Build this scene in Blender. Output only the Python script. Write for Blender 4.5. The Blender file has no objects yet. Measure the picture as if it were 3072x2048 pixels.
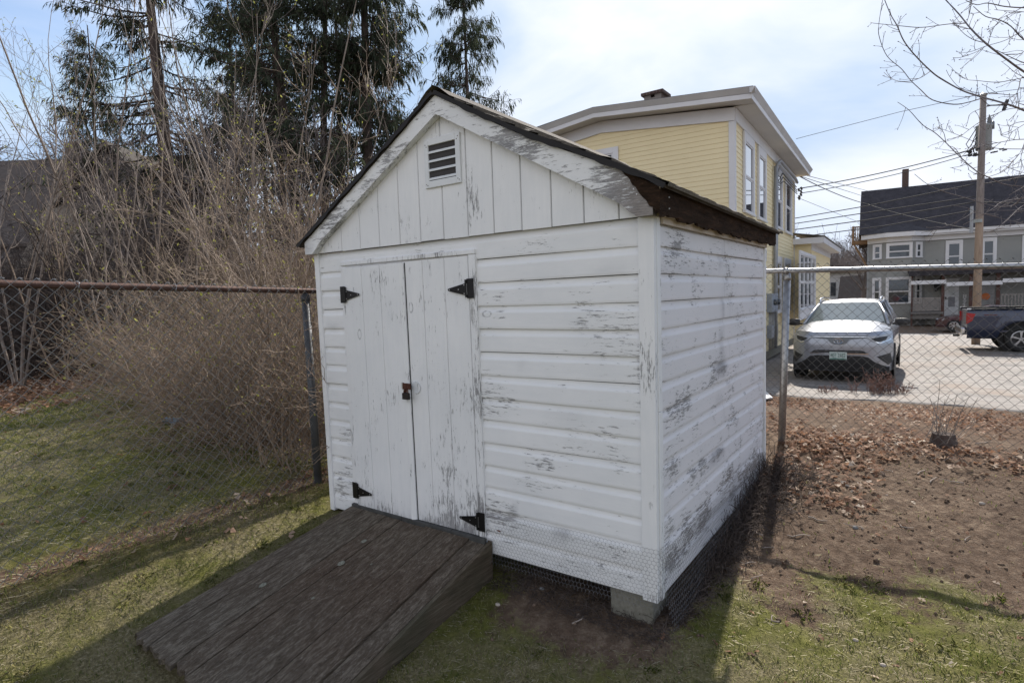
import bpy, math, random
import numpy as np
from mathutils import Vector, Matrix, noise as mnoise
R = math.radians
random.seed(7)
rng = np.random.default_rng(7)
SC = bpy.context.scene
COL = SC.collection

# ------------------------------------------------------------------ camera
CAM = np.array([1.0296, -2.5673, 1.6036])
YAW, PITCH, ROLL, FPX = -0.6198, -0.0738, -0.0325, 1740.7
_f = np.array([math.sin(YAW)*math.cos(PITCH), math.cos(YAW)*math.cos(PITCH), math.sin(PITCH)])
_r0 = np.array([math.cos(YAW), -math.sin(YAW), 0.0]); _u0 = np.cross(_r0, _f)
_r = _r0*math.cos(ROLL)+_u0*math.sin(ROLL); _u = -_r0*math.sin(ROLL)+_u0*math.cos(ROLL)
cd = bpy.data.cameras.new('camera'); cam = bpy.data.objects.new('camera', cd); COL.objects.link(cam)
cd.sensor_width = 36.0; cd.lens = FPX*36.0/3072.0; cd.clip_start = 0.05; cd.clip_end = 2000
cam.matrix_world = Matrix(((_r[0], _u[0], -_f[0], CAM[0]), (_r[1], _u[1], -_f[1], CAM[1]),
                           (_r[2], _u[2], -_f[2], CAM[2]), (0, 0, 0, 1)))
SC.camera = cam
# ------------------------------------------------------------------ exposure
SC.view_settings.view_transform = 'Standard'; SC.view_settings.look = 'None'
SC.view_settings.exposure = 0.62; SC.view_settings.gamma = 1.0
# ------------------------------------------------------------------ sun and sky
SUN = np.array([-0.155, 1.25, 1.0]); SUN = SUN/np.linalg.norm(SUN)
SUN_EL = math.asin(SUN[2]); SUN_ROT = math.atan2(SUN[0], SUN[1])
ld = bpy.data.lights.new('sun', 'SUN'); ld.energy = 5.0; ld.angle = R(0.6); ld.color = (1.0, 0.93, 0.84)
sun = bpy.data.objects.new('sun', ld); COL.objects.link(sun)
sun.rotation_euler = Vector(tuple(SUN)).to_track_quat('Z', 'Y').to_euler()
sun.location = (0, 0, 30)
W = bpy.data.worlds.new('World'); SC.world = W; W.use_nodes = True
nt = W.node_tree; nt.nodes.clear()
def wn(t, **k):
    n = nt.nodes.new(t)
    for a, b in k.items(): setattr(n, a, b)
    return n
out = wn('ShaderNodeOutputWorld'); bg = wn('ShaderNodeBackground'); bg.inputs[1].default_value = 0.13
sky = wn('ShaderNodeTexSky'); sky.sky_type = 'NISHITA'; sky.sun_disc = False
sky.sun_elevation = SUN_EL; sky.sun_rotation = SUN_ROT; sky.air_density = 1.0; sky.dust_density = 0.6; sky.ozone_density = 1.6
tc = wn('ShaderNodeTexCoord')
mp = wn('ShaderNodeMapping'); mp.inputs['Rotation'].default_value = (0, 0, R(25)); mp.inputs['Scale'].default_value = (1.1, 2.3, 4.2)
n1 = wn('ShaderNodeTexNoise'); n1.inputs['Scale'].default_value = 1.25; n1.inputs['Detail'].default_value = 7; n1.inputs['Roughness'].default_value = .5; n1.inputs['Distortion'].default_value = .5
rp = wn('ShaderNodeValToRGB'); rp.color_ramp.elements[0].position = .53; rp.color_ramp.elements[1].position = .82
# clouds are thicker towards the sun side of the sky, as cirrus lit from behind is
vm = wn('ShaderNodeVectorMath', operation='DOT_PRODUCT'); vm.inputs[1].default_value = tuple(SUN)
mr = wn('ShaderNodeMapRange'); mr.inputs[1].default_value = .2; mr.inputs[2].default_value = 1.0; mr.inputs[3].default_value = 0.0; mr.inputs[4].default_value = .24
ad = wn('ShaderNodeMath', operation='ADD')
# unseen cloud veil added opposite the sun to brighten the shaded shed walls
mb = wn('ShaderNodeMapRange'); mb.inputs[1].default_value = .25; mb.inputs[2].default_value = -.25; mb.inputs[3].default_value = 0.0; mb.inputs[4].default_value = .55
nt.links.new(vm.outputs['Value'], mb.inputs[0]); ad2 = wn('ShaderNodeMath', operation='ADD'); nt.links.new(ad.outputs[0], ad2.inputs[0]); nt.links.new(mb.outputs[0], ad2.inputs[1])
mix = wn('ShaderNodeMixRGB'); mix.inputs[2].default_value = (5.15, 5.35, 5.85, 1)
ml = wn('ShaderNodeMath', operation='MULTIPLY'); ml.inputs[1].default_value = .95
nt.links.new(tc.outputs['Generated'], mp.inputs[0]); nt.links.new(mp.outputs[0], n1.inputs[0])
nt.links.new(tc.outputs['Generated'], vm.inputs[0]); nt.links.new(vm.outputs['Value'], mr.inputs[0])
nt.links.new(n1.outputs[0], ad.inputs[0]); nt.links.new(mr.outputs[0], ad.inputs[1])
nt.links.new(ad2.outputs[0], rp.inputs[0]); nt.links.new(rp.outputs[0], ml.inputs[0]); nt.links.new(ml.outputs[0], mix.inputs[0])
cap = wn('ShaderNodeMixRGB', blend_type='DARKEN'); cap.inputs[0].default_value = 1; cap.inputs[2].default_value = (2.55, 3.45, 4.8, 1)
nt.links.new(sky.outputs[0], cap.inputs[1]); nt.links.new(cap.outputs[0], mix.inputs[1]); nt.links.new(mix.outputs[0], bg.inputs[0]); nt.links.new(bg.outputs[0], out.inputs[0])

# ------------------------------------------------------------------ helpers
def ray(x, y): return _f + _r*(x-1536)/FPX - _u*(y-1024)/FPX
def at(x, y, depth): return CAM + ray(x, y)*depth
def on_plane(x, y, o, n):
    d = ray(x, y); o = np.array(o); n = np.array(n); return CAM + d*(((o-CAM) @ n)/(d @ n))
def sst(a, b, x):
    t = np.clip((x-a)/(b-a), 0, 1); return t*t*(3-2*t)

def terrain(x, y):
    x = np.asarray(x, float); y = np.asarray(y, float)
    yn = np.clip(y, -3.5, 0); yp = np.clip(y, 0, 3)
    h = .012 + .13*yn + .083*yp
    s = sst(-1.6, -2.95, x)
    h = h + s*((.185 - .13*yn) + .0*yp*1.0 - .035*yp)
    s2 = sst(-2.9, -9, x)
    h = h + s2*(.06)
    d = sst(3.6, 9.0, y)*(1-sst(-3.5, -8, x))
    h = h - d*.60
    h = h - .25*sst(23, 28, y)*(1-sst(-6, -14, x))
    h = h - .27*np.clip((y-9)/11, 0, 1)*(1-sst(-6, -14, x))
    return h
def th(x, y): return float(terrain(x, y))

def tag(o, label=None, cat=None, group=None, kind=None):
    if label: o['label'] = label
    if cat: o['category'] = cat
    if group: o['group'] = group
    if kind: o['kind'] = kind
    return o
def thing(name, label, cat, loc=(0, 0, 0), group=None, rz=0.0):
    o = bpy.data.objects.new(name, None); COL.objects.link(o)
    o.location = tuple(float(v) for v in loc); o.rotation_euler = (0, 0, rz); o.empty_display_size = .2
    return tag(o, label, cat, group)
def wloc(o):
    v = np.zeros(3)
    while o is not None:
        v = v + np.array(o.location); o = o.parent
    return v

class MB:
    """collects shapes; build() links them as one mesh object"""
    def __init__(s): s.v = []; s.f = []; s.n = 0; s.att = {}
    def add(s, verts, faces):
        b = s.n; verts = np.asarray(verts, float).reshape(-1, 3)
        s.v.append(verts); s.f.extend([tuple(i+b for i in f) for f in faces]); s.n += len(verts); return s
    def box(s, lo, hi, fr=None):
        x0, y0, z0 = lo; x1, y1, z1 = hi
        v = [(x0,y0,z0),(x1,y0,z0),(x1,y1,z0),(x0,y1,z0),(x0,y0,z1),(x1,y0,z1),(x1,y1,z1),(x0,y1,z1)]
        if fr is not None: v = [fr(*p) for p in v]
        return s.add(v, [(0,3,2,1),(4,5,6,7),(0,1,5,4),(1,2,6,5),(2,3,7,6),(3,0,4,7)])
    def hexa(s, v8): return s.add(v8, [(0,3,2,1),(4,5,6,7),(0,1,5,4),(1,2,6,5),(2,3,7,6),(3,0,4,7)])
    def prism(s, poly, vec):
        """poly: list of 3d points; extruded by vec"""
        p = np.asarray(poly, float); q = p+np.asarray(vec, float); n = len(p)
        return s.add(np.vstack([p, q]), [tuple(range(n))[::-1], tuple(range(n, 2*n))]+[(i, (i+1) % n, n+(i+1) % n, n+i) for i in range(n)])
    def tube(s, pts, rad, k=6, cap=True):
        p = np.asarray(pts, float); n = len(p); rad = np.broadcast_to(np.asarray(rad, float), (n,))
        t = np.gradient(p, axis=0); t /= (np.linalg.norm(t, axis=1)[:, None]+1e-12)
        ref = np.array([0, 0, 1.0]) if abs(t[:, 2]).mean() < .8 else np.array([1.0, 0, 0])
        a = np.cross(t, ref); a /= (np.linalg.norm(a, axis=1)[:, None]+1e-12); b = np.cross(t, a)
        an = np.arange(k)*2*math.pi/k
        v = p[:, None, :]+rad[:, None, None]*(np.cos(an)[None, :, None]*a[:, None, :]+np.sin(an)[None, :, None]*b[:, None, :])
        base = s.n; s.v.append(v.reshape(-1, 3)); s.n += n*k
        for i in range(n-1):
            for j in range(k):
                j2 = (j+1) % k
                s.f.append((base+i*k+j, base+i*k+j2, base+(i+1)*k+j2, base+(i+1)*k+j))
        if cap:
            s.f.append(tuple(base+j for j in range(k))[::-1]); s.f.append(tuple(base+(n-1)*k+j for j in range(k)))
        return s
    def lathe(s, prof, c, axis='z', k=20):
        """prof: list of (radius, height) about an axis through c"""
        n = len(prof); an = np.arange(k)*2*math.pi/k; vs = []
        for r_, h in prof:
            for a in an:
                u, w = r_*math.cos(a), r_*math.sin(a)
                vs.append({'z': (c[0]+u, c[1]+w, c[2]+h), 'y': (c[0]+u, c[1]+h, c[2]+w), 'x': (c[0]+h, c[1]+u, c[2]+w)}[axis])
        fs = [(i*k+j, i*k+(j+1) % k, (i+1)*k+(j+1) % k, (i+1)*k+j) for i in range(n-1) for j in range(k)]
        fs += [tuple(range(k))[::-1], tuple((n-1)*k+j for j in range(k))]
        return s.add(vs, fs)
    def grid(s, P):
        P = np.asarray(P, float); a, b = P.shape[:2]
        return s.add(P.reshape(-1, 3), [(i*b+j, i*b+j+1, (i+1)*b+j+1, (i+1)*b+j) for i in range(a-1) for j in range(b-1)])
    def build(s, name, mat, parent=None, smooth=False, label=None, att=None, bevel=0):
        V = np.vstack(s.v) if s.v else np.zeros((0, 3))
        if parent is not None: V = V - wloc(parent)
        me = bpy.data.meshes.new(name); me.from_pydata(V.tolist(), [], s.f)
        if att:
            for k, a in att.items():
                if a.ndim == 1:
                    t = me.attributes.new(k, 'FLOAT', 'POINT'); t.data.foreach_set('value', a.astype(np.float32))
        me.materials.append(mat)
        if smooth: me.polygons.foreach_set('use_smooth', [True]*len(me.polygons))
        me.update()
        o = bpy.data.objects.new(name, me); COL.objects.link(o)
        if parent is not None: o.parent = parent
        if label: o['label'] = label
        if bevel:
            m = o.modifiers.new('bevel', 'BEVEL'); m.width = bevel; m.segments = 1; m.limit_method = 'ANGLE'
        return o
def fast_mesh(name, V, F, mat, parent=None, att=None, smooth=False):
    """V (n,3), F (m,k) arrays of one face size"""
    V = np.asarray(V, np.float32); F = np.asarray(F, np.int32); k = F.shape[1]
    if parent is not None: V = V - wloc(parent).astype(np.float32)
    me = bpy.data.meshes.new(name)
    me.vertices.add(len(V)); me.vertices.foreach_set('co', V.ravel())
    me.loops.add(F.size); me.loops.foreach_set('vertex_index', F.ravel())
    me.polygons.add(len(F)); me.polygons.foreach_set('loop_start', np.arange(0, F.size, k, dtype=np.int32))
    me.polygons.foreach_set('loop_total', np.full(len(F), k, np.int32))
    if smooth: me.polygons.foreach_set('use_smooth', np.ones(len(F), bool))
    if att:
        for n_, a in att.items():
            t = me.attributes.new(n_, 'FLOAT', 'POINT'); t.data.foreach_set('value', a.astype(np.float32))
    me.materials.append(mat); me.update(calc_edges=True); me.validate()
    o = bpy.data.objects.new(name, me); COL.objects.link(o)
    if parent is not None: o.parent = parent
    return o
def copy_tree(o, parent=None):
    c = o.copy(); COL.objects.link(c); c.parent = parent
    for ch in list(o.children): copy_tree(ch, c)
    return c

# ------------------------------------------------------------------ material kit
class NT:
    def __init__(s, name, rough=.8, spec=.3):
        s.m = bpy.data.materials.new(name); s.m.use_nodes = True; s.t = s.m.node_tree
        s.b = s.t.nodes['Principled BSDF']; s.b.inputs['Roughness'].default_value = rough
        s.b.inputs['Specular IOR Level'].default_value = spec
        s.tc = s.t.nodes.new('ShaderNodeTexCoord')
    def n(s, typ, **k):
        n = s.t.nodes.new(typ)
        for a, b in k.items(): setattr(n, a, b)
        return n
    def l(s, a, b): s.t.links.new(a, b)
    def map(s, scale=(1, 1, 1), rot=(0, 0, 0), loc=(0, 0, 0), src='Object'):
        m = s.n('ShaderNodeMapping'); m.inputs['Scale'].default_value = scale; m.inputs['Rotation'].default_value = rot
        m.inputs['Location'].default_value = loc; s.l(s.tc.outputs[src], m.inputs[0]); return m.outputs[0]
    def noise(s, vec, scale=5, det=4, rough=.6, dist=0):
        n = s.n('ShaderNodeTexNoise'); n.inputs['Scale'].default_value = scale; n.inputs['Detail'].default_value = det
        n.inputs['Roughness'].default_value = rough; n.inputs['Distortion'].default_value = dist; s.l(vec, n.inputs['Vector']); return n.outputs[0]
    def ramp(s, fac, stops, interp='LINEAR'):
        r = s.n('ShaderNodeValToRGB'); e = r.color_ramp.elements; r.color_ramp.interpolation = interp
        while len(e) < len(stops): e.new(.5)
        for i, (p, c) in enumerate(stops):
            e[i].position = p; e[i].color = (c if len(c) == 4 else (*c, 1)) if hasattr(c, '__len__') else (c, c, c, 1)
        s.l(fac, r.inputs[0]); return r.outputs[0]
    def math(s, op, a, b=None, clamp=False):
        m = s.n('ShaderNodeMath', operation=op); m.use_clamp = clamp
        for i, x in enumerate((a, b)):
            if x is None: continue
            if isinstance(x, (int, float)): m.inputs[i].default_value = x
            else: s.l(x, m.inputs[i])
        return m.outputs[0]
    def mix(s, fac, a, b, mode='MIX'):
        m = s.n('ShaderNodeMixRGB', blend_type=mode)
        for i, x in enumerate((fac, a, b)):
            if isinstance(x, (int, float)): m.inputs[i].default_value = x
            elif isinstance(x, tuple): m.inputs[i].default_value = (*x, 1) if len(x) == 3 else x
            else: s.l(x, m.inputs[i])
        return m.outputs[0]
    def attr(s, name):
        a = s.n('ShaderNodeAttribute'); a.attribute_name = name; return a.outputs['Fac']
    def base(s, c):
        if isinstance(c, tuple): s.b.inputs['Base Color'].default_value = (*c, 1)
        else: s.l(c, s.b.inputs['Base Color'])
    def bump(s, h, strength=.3, dist=.01):
        b = s.n('ShaderNodeBump'); b.inputs['Strength'].default_value = strength; b.inputs['Distance'].default_value = dist
        s.l(h, b.inputs['Height']); s.l(b.outputs[0], s.b.inputs['Normal'])

def translucent(mat, fac=.45):
    t = mat.node_tree; b = t.nodes['Principled BSDF']; o = [n for n in t.nodes if n.type == 'OUTPUT_MATERIAL'][0]
    tr = t.nodes.new('ShaderNodeBsdfTranslucent'); mx = t.nodes.new('ShaderNodeMixShader'); mx.inputs[0].default_value = fac
    src = b.inputs['Base Color'].links[0].from_socket; t.links.new(src, tr.inputs[0]); t.links.new(b.outputs[0], mx.inputs[1]); t.links.new(tr.outputs[0], mx.inputs[2]); t.links.new(mx.outputs[0], o.inputs[0])
def simple(name, col, rough=.6, metal=0, var=.12, scale=6, spec=.4, bump=0):
    k = NT(name, rough, spec); v = k.map()
    f = k.noise(v, scale, 5, .6)
    c0 = tuple(max(0, c*(1-var)) for c in col); c1 = tuple(min(1, c*(1+var)) for c in col)
    k.base(k.ramp(f, [(.3, c0), (.7, c1)])); k.b.inputs['Metallic'].default_value = metal
    if bump: k.bump(k.noise(v, scale*8, 3), bump, .005)
    return k.m

def weathered(name, grain, wear=0.0, rot=(0, 0, 0), base=(.78, .775, .775)):
    """old white paint flaking off grey wood; grain = axis the boards run along"""
    k = NT(name, .62, .35)
    st = [14, 14, 14]; st['xyz'.index(grain)] = 1.8
    v = k.map(tuple(st), rot); vb = k.map((1, 1, 1), rot)
    flake = k.math('ADD', k.math('MULTIPLY', k.noise(v, 11, 9, .78, .4), .6), k.math('MULTIPLY', k.noise(v, 4.5, 6, .7, .3), .4))
    patch = k.noise(vb, 3.2, 4, .6)
    wv = k.attr('wear')
    amt = k.math('ADD', k.math('MULTIPLY', patch, .42), k.math('MULTIPLY', wv, .31))
    val = k.math('ADD', flake, amt)
    peel = k.ramp(val, [(.815-wear, 0.0), (.832-wear, 1.0)])
    # knots: a few small broken rings
    vo = k.n('ShaderNodeTexVoronoi'); sv = [6.5, 6.5, 6.5]; sv['xyz'.index(grain)] = 3.6
    k.l(k.map(tuple(sv), rot), vo.inputs['Vector']); vo.inputs['Scale'].default_value = 1.0
    dist = k.math('ADD', vo.outputs['Distance'], k.math('MULTIPLY', k.noise(v, 5, 3), .06))
    ring = k.ramp(dist, [(.115, 0), (.125, 1), (.15, 1), (.165, 0)])
    cs = k.n('ShaderNodeSeparateColor'); k.l(vo.outputs['Color'], cs.inputs[0])
    sel = k.math('GREATER_THAN', cs.outputs[0], .86)
    knot = k.math('MULTIPLY', k.math('MULTIPLY', ring, sel), k.ramp(flake, [(.46, 0), (.52, 1)]))
    peel = k.math('MAXIMUM', peel, k.math('MULTIPLY', knot, .75))
    dirt = k.noise(vb, 1.7, 6, .65)
    fine = k.noise(v, 2.2, 5, .7)
    paint = k.mix(k.ramp(dirt, [(.35, 0), (.75, .35)]), base, (.52, .54, .56))
    paint = k.mix(k.ramp(fine, [(.3, .25), (.6, 0)]), paint, (.60, .62, .64))
    st_ = k.attr('stain')
    paint = k.mix(k.math('MULTIPLY', st_, k.ramp(fine, [(.25, 1), (.75, .35)])), paint, (.10, .10, .12))
    fine2 = k.noise(v, 9, 6, .75)
    wood = k.ramp(k.math('ADD', k.math('MULTIPLY', fine, .5), k.math('MULTIPLY', fine2, .5)), [(.32, (.13, .125, .13)), (.5, (.27, .265, .27)), (.62, (.42, .41, .405))])
    brown = k.mix(k.math('MULTIPLY', k.attr('bare'), .75), wood, k.ramp(fine2, [(.3, (.10, .08, .07)), (.65, (.27, .235, .21))]))
    k.base(k.mix(peel, paint, brown))
    h = k.math('SUBTRACT', k.math('MULTIPLY', fine, .35), peel)
    k.bump(h, .55, .0025)
    return k.m
# ------------------------------------------------------------------ ground
def grassy(x, y):
    """0..1 how much grass grows at x, y"""
    x = np.asarray(x); y = np.asarray(y)
    w = .22*np.sin(3.1*x+1.3*y)+.16*np.sin(5.7*y-2.1*x+1)+.12*np.sin(9*x+7*y)
    near = 1-sst(.35, 1.0, y+w*.8-.0*x)                                   # lawn this side of the bare soil
    under = 1-sst(-.75, -.1, y+w*.4)*(sst(-1.0, -.6, x))*(1-sst(-.1, .35, x))  # soil close to the shed front
    right = near*under
    left = 1-.75*np.exp(-((x+2.95)/.22)**2)
    left = left*(1-.8*sst(-9.2, -10.6, x+y*.6+w*2))*(1-.85*sst(-.4, 1.6, y+w-.28*(x+3)*-1*.0+.38*(x+3)*(x < -3)*.0)*(1-sst(-5.8, -6.6, x+w)))
    g = np.where(x < -2.5, left, right)
    return np.clip(g*(y < 3.2)+((y >= 3.2)*(x < -5.5))*.5, 0, 1)
def leafy(x, y):
    x = np.asarray(x); y = np.asarray(y)
    w = .35*np.sin(2.3*x+.7)+.2*np.sin(5.1*x+2*y)
    a = sst(2.55, 3.3, y+w*.5)*(1-sst(8.3, 9.0, y))*(x > -2.4)*np.clip(.55+.7*np.sin(1.9*x+1.1*y)*np.sin(1.3*y-.8*x+2)+.35*np.sin(6*x+4*y), .12, 1)
    b = np.exp(-((x+2.9)/.3)**2)*.5*(y < 3)
    c = sst(-9.0, -10.2, x+y*.6+w*1.5)*(1-sst(-14, -17, x))*.9
    d = .55*sst(.3, 1.3, y+w)*(x < -2.9)*(1-sst(-5.8, -6.8, x))
    return np.clip(np.maximum.reduce([a, b, c, d]), 0, 1)

k = NT('soil_and_turf', .95, .12)
v = k.map(); g = k.attr('grass'); lf = k.attr('leaf')
nA = k.noise(v, 1.6, 8, .7); nB = k.noise(v, 14, 8, .75); nC = k.noise(v, 70, 5, .7)
soil = k.ramp(nB, [(.28, (.058, .038, .026)), (.5, (.155, .107, .074)), (.70, (.31, .235, .168))])
soil = k.mix(k.ramp(nC, [(.55, 0), (.72, .75)]), soil, (.30, .25, .20))
soil = k.mix(k.ramp(nA, [(.35, .45), (.6, 0)]), soil, (.085, .055, .040))
moss = k.ramp(nB, [(.3, (.058, .060, .016)), (.55, (.14, .142, .035)), (.75, (.25, .235, .085))])
straw = k.ramp(nC, [(.3, (.085, .075, .035)), (.55, (.21, .18, .10)), (.75, (.40, .35, .24))])
turf = k.mix(k.ramp(nA, [(.42, 0), (.58, 1)]), moss, straw)
gm = k.ramp(k.math('ADD', g, k.math('MULTIPLY', k.math('SUBTRACT', nB, .5), 1.5)), [(.38, 0), (.62, 1)])
c = k.mix(gm, soil, turf)
leafc = k.ramp(nB, [(.3, (.05, .028, .018)), (.55, (.14, .075, .045)), (.75, (.27, .16, .10))])
c = k.mix(k.math('MULTIPLY', lf, .7), c, leafc)
k.base(c)
k.bump(k.math('ADD', k.math('MULTIPLY', nB, .6), k.math('MULTIPLY', nC, .4)), 1.0, .05)
M_ground = k.m

N = 460
t = np.linspace(-1, 1, N)
def warp(t, c, a=.9, b=6.4): return c + a*np.sinh(b*t)
gx = warp(t, -1.0); gy = warp(t, .6)
X, Y = np.meshgrid(gx, gy)
Z = terrain(X, Y)
rr = np.hypot(X+1, Y-.6)
fade = np.exp(-(rr/9)**2)
nz = np.zeros_like(Z)
for i in range(N):
    for j in range(N):
        if rr[i, j] < 14:
            p = Vector((X[i, j], Y[i, j], 0))
            nz[i, j] = .5*mnoise.noise(p*1.7)+.32*mnoise.noise(p*5.1)+.26*mnoise.noise(p*13.0)+(.20*mnoise.noise(p*27.0) if rr[i, j] < 5 else 0)
Z = Z + nz*fade*np.where((Y > .2) & (X > -.2) & (Y < 3.2), .050, .028)
inside = sst(.12, .40, -np.maximum(np.abs(X+1.22)-1.22, np.abs(Y-1.1)-1.1))
Z = Z - inside*.04
# small bank along the left fence and where the bare soil meets the leaves
Z = Z + .016*np.exp(-((X+2.78)/.13)**2)*(Y < 3)*(1+1.2*nz)
Z = Z - .05*np.exp(-((Y-2.45-.25*np.sin(2*X))/.12)**2)*(X > .2)*(X < 8)*np.clip(.4+nz*2, 0, 1)
me_v = np.stack([X, Y, Z], -1).reshape(-1, 3)
idx = np.arange(N*N).reshape(N, N)
F = np.stack([idx[:-1, :-1], idx[:-1, 1:], idx[1:, 1:], idx[1:, :-1]], -1).reshape(-1, 4)
ground = fast_mesh('ground', me_v, F, M_ground, att={'grass': grassy(X, Y).ravel(), 'leaf': leafy(X, Y).ravel()}, smooth=True)
tag(ground, kind='structure')
_gz = Z
def gz(x, y):
    """height of the built ground sheet, bilinear"""
    u = (np.arcsinh((np.asarray(x)+1.0)/.9)/6.4+1)/2*(N-1); w = (np.arcsinh((np.asarray(y)-.6)/.9)/6.4+1)/2*(N-1)
    i = np.clip(w.astype(int), 0, N-2); j = np.clip(u.astype(int), 0, N-2); fu = u-j; fw = w-i
    return (_gz[i, j]*(1-fu)*(1-fw)+_gz[i, j+1]*fu*(1-fw)+_gz[i+1, j]*(1-fu)*fw+_gz[i+1, j+1]*fu*fw)
def g1(x, y): return float(gz(np.array([x]), np.array([y]))[0])

# driveway: old bleached asphalt
k = NT('old_asphalt', .85, .35); v = k.map()
a = k.noise(v, .5, 8, .7, .6); b_ = k.noise(v, 60, 4, .7); st_ = k.noise(k.map((.6, 3.5, 1), (0, 0, .35)), 1.6, 6, .65)
col = k.ramp(st_, [(.32, (.095, .086, .080)), (.5, (.185, .168, .154)), (.66, (.27, .247, .225))])
col = k.mix(k.ramp(b_, [(.42, 0), (.65, .5)]), col, (.30, .28, .26))
cr = k.n('ShaderNodeTexVoronoi', feature='DISTANCE_TO_EDGE'); cr.inputs['Scale'].default_value = .55
dv = k.n('ShaderNodeVectorMath', operation='ADD'); nn = k.n('ShaderNodeTexNoise'); nn.inputs['Scale'].default_value = 1.6; nn.inputs['Detail'].default_value = 6
k.l(v, nn.inputs[0]); k.l(v, dv.inputs[0]); k.l(nn.outputs[1], dv.inputs[1]); k.l(dv.outputs[0], cr.inputs['Vector'])
crk = k.ramp(cr.outputs['Distance'], [(.0, .9), (.022, 0)])
col = k.mix(crk, col, (.08, .075, .07))
col = k.mix(k.ramp(a, [(.50, 0), (.66, .7)]), col, (.20, .145, .105))
k.base(col); k.bump(b_, .35, .01); M_asphalt = k.m
ya = np.concatenate([np.linspace(0, 1, 60)]); xs = np.linspace(-3.6, 60, 160)
P = np.zeros((60, 160, 3))
for j, x in enumerate(xs):
    y0 = 8.85+.10*math.sin(1.7*x)+.05*math.sin(5*x) + (1.6 if x < -2.2 else 0)*0
    yy = y0+(33.5-y0)*ya**1.5
    P[:, j, 0] = x; P[:, j, 1] = yy; P[:, j, 2] = terrain(x, yy)+.02
    P[0, j, 2] -= .05
m = MB(); m.grid(P)
# only the part in front of and beside the yellow house
drive = m.build('driveway', M_asphalt, None, True); tag(drive, kind='structure')
# ------------------------------------------------------------------ garden shed
shed = thing('garden_shed', 'white painted wooden garden shed with peeling drop siding, gable roof and double doors', 'shed', (-1.22, 1.1, .06))
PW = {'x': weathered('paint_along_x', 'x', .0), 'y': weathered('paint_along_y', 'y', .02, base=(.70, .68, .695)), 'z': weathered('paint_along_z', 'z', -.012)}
P_RL = weathered('paint_rake_left', 'x', .02, (0, R(29), 0)); P_RR = weathered('paint_rake_right', 'x', .01, (0, R(-29), 0))
ZB, ZT, NBD = .15, 1.955, 14
PITCHB = (ZT-ZB)/NBD
def warp_front(x, z):
    """the old shed leans: x offset by height"""
    t = (z-ZB)/(ZT-ZB); s = -x/2.44
    return x + s*(-.025*(t-.5)-.0) + (1-s)*.006*(t-.5)
def siding_profile(i):
    z0 = ZB+i*PITCHB; h = PITCHB
    return [(z0, .004), (z0+.001, .019), (z0+.012, .0205), (z0+h*.66, .0195), (z0+h*.70, .0185), (z0+h*.80, .0125), (z0+h*.90, .0092), (z0+h-.0005, .0085)]
def wearfield(u, z, spots):
    w = np.zeros(np.shape(u))
    for (cu, cz, ru, rz_, a) in spots:
        w = np.maximum(w, a*np.exp(-(((u-cu)/ru)**2+((z-cz)/rz_)**2)**1.5))
    return w
def siding(name, axis, ranges, spots, stains=(), bare=(), seams=()):
    """boards along axis; ranges: f(i)->list of (a0,a1)"""
    m = MB(); wear = []; stn = []; br = []
    for i in range(NBD):
        pr = siding_profile(i); jit = rng.normal(0, .0012)
        for (a0, a1) in ranges(i):
            n = max(2, int((a1-a0)/.045))
            us = np.linspace(a0, a1, n)
            P = np.zeros((len(pr), n, 3))
            for q, (z, d) in enumerate(pr):
                dd = d+jit+.0015*np.sin(us*3.1+i*2.2); zz = z+.0022*np.sin(us*2.3+i*1.7)*(1 if q < 6 else 1)
                if axis == 'x': P[q, :, 0] = warp_front(us, zz); P[q, :, 1] = -dd
                else: P[q, :, 0] = dd+.006*(zz-1)*0; P[q, :, 1] = us*1.0; 
                P[q, :, 2] = zz
            if axis == 'y':
                P[:, :, 1] = P[:, :, 1]*(1+.05*(P[:, :, 2]-1.05)*(P[:, :, 1]/2.25))
            U = np.broadcast_to(us, (len(pr), n)); m.grid(P)
            Zg = P[:, :, 2]
            wf = wearfield(U, Zg, spots)
            wf = np.maximum(wf, .10*np.exp(-(np.array([z for z, d in pr])[:, None]-pr[0][0])/.012)*np.ones_like(U))
            wear.append(wf.ravel()); stn.append(wearfield(U, Zg, stains).ravel()); br.append(wearfield(U, Zg, bare).ravel())
    return m, dict(wear=np.concatenate(wear), stain=np.concatenate(stn), bare=np.concatenate(br))
def front_r(i):
    z0 = ZB+i*PITCHB
    if z0+PITCHB < .235: return [(-2.40, -.055)]
    if z0 > 1.80: return [(-2.40, -.055)]
    return [(-2.40, -2.165), (-1.012, -.055)]
sp = [(-.9, .38, .16, .05, .35), (-.35, .22, .30, .05, .32), (-.75, .2, .25, .05, .22), (-.55, .62, .5, .05, .15), (-.75, .78, .35, .06, .14),
      (-.2, .33, .14, .05, .2), (-.6, 1.88, .4, .035, .16), (-.15, 1.86, .12, .03, .3), (-2.35, .25, .1, .08, .3), (-.5, .47, .5, .04, .1), (-.6, 1.0, .6, .05, .08)]
stf = [(-.72, 1.24, .05, .03, .2), (-.45, .98, .13, .04, .16), (-.2, 1.72, .10, .05, .16), (-.5, .36, .05, .04, .5), (-.82, .40, .025, .03, .6), (-2.3, 1.45, .08, .05, .25)]
m, a = siding('front', 'x', front_r, sp, stf)
m.build('siding', PW['x'], shed, False, 'horizontal front siding with small flaked spots', a)
m = MB()
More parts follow.
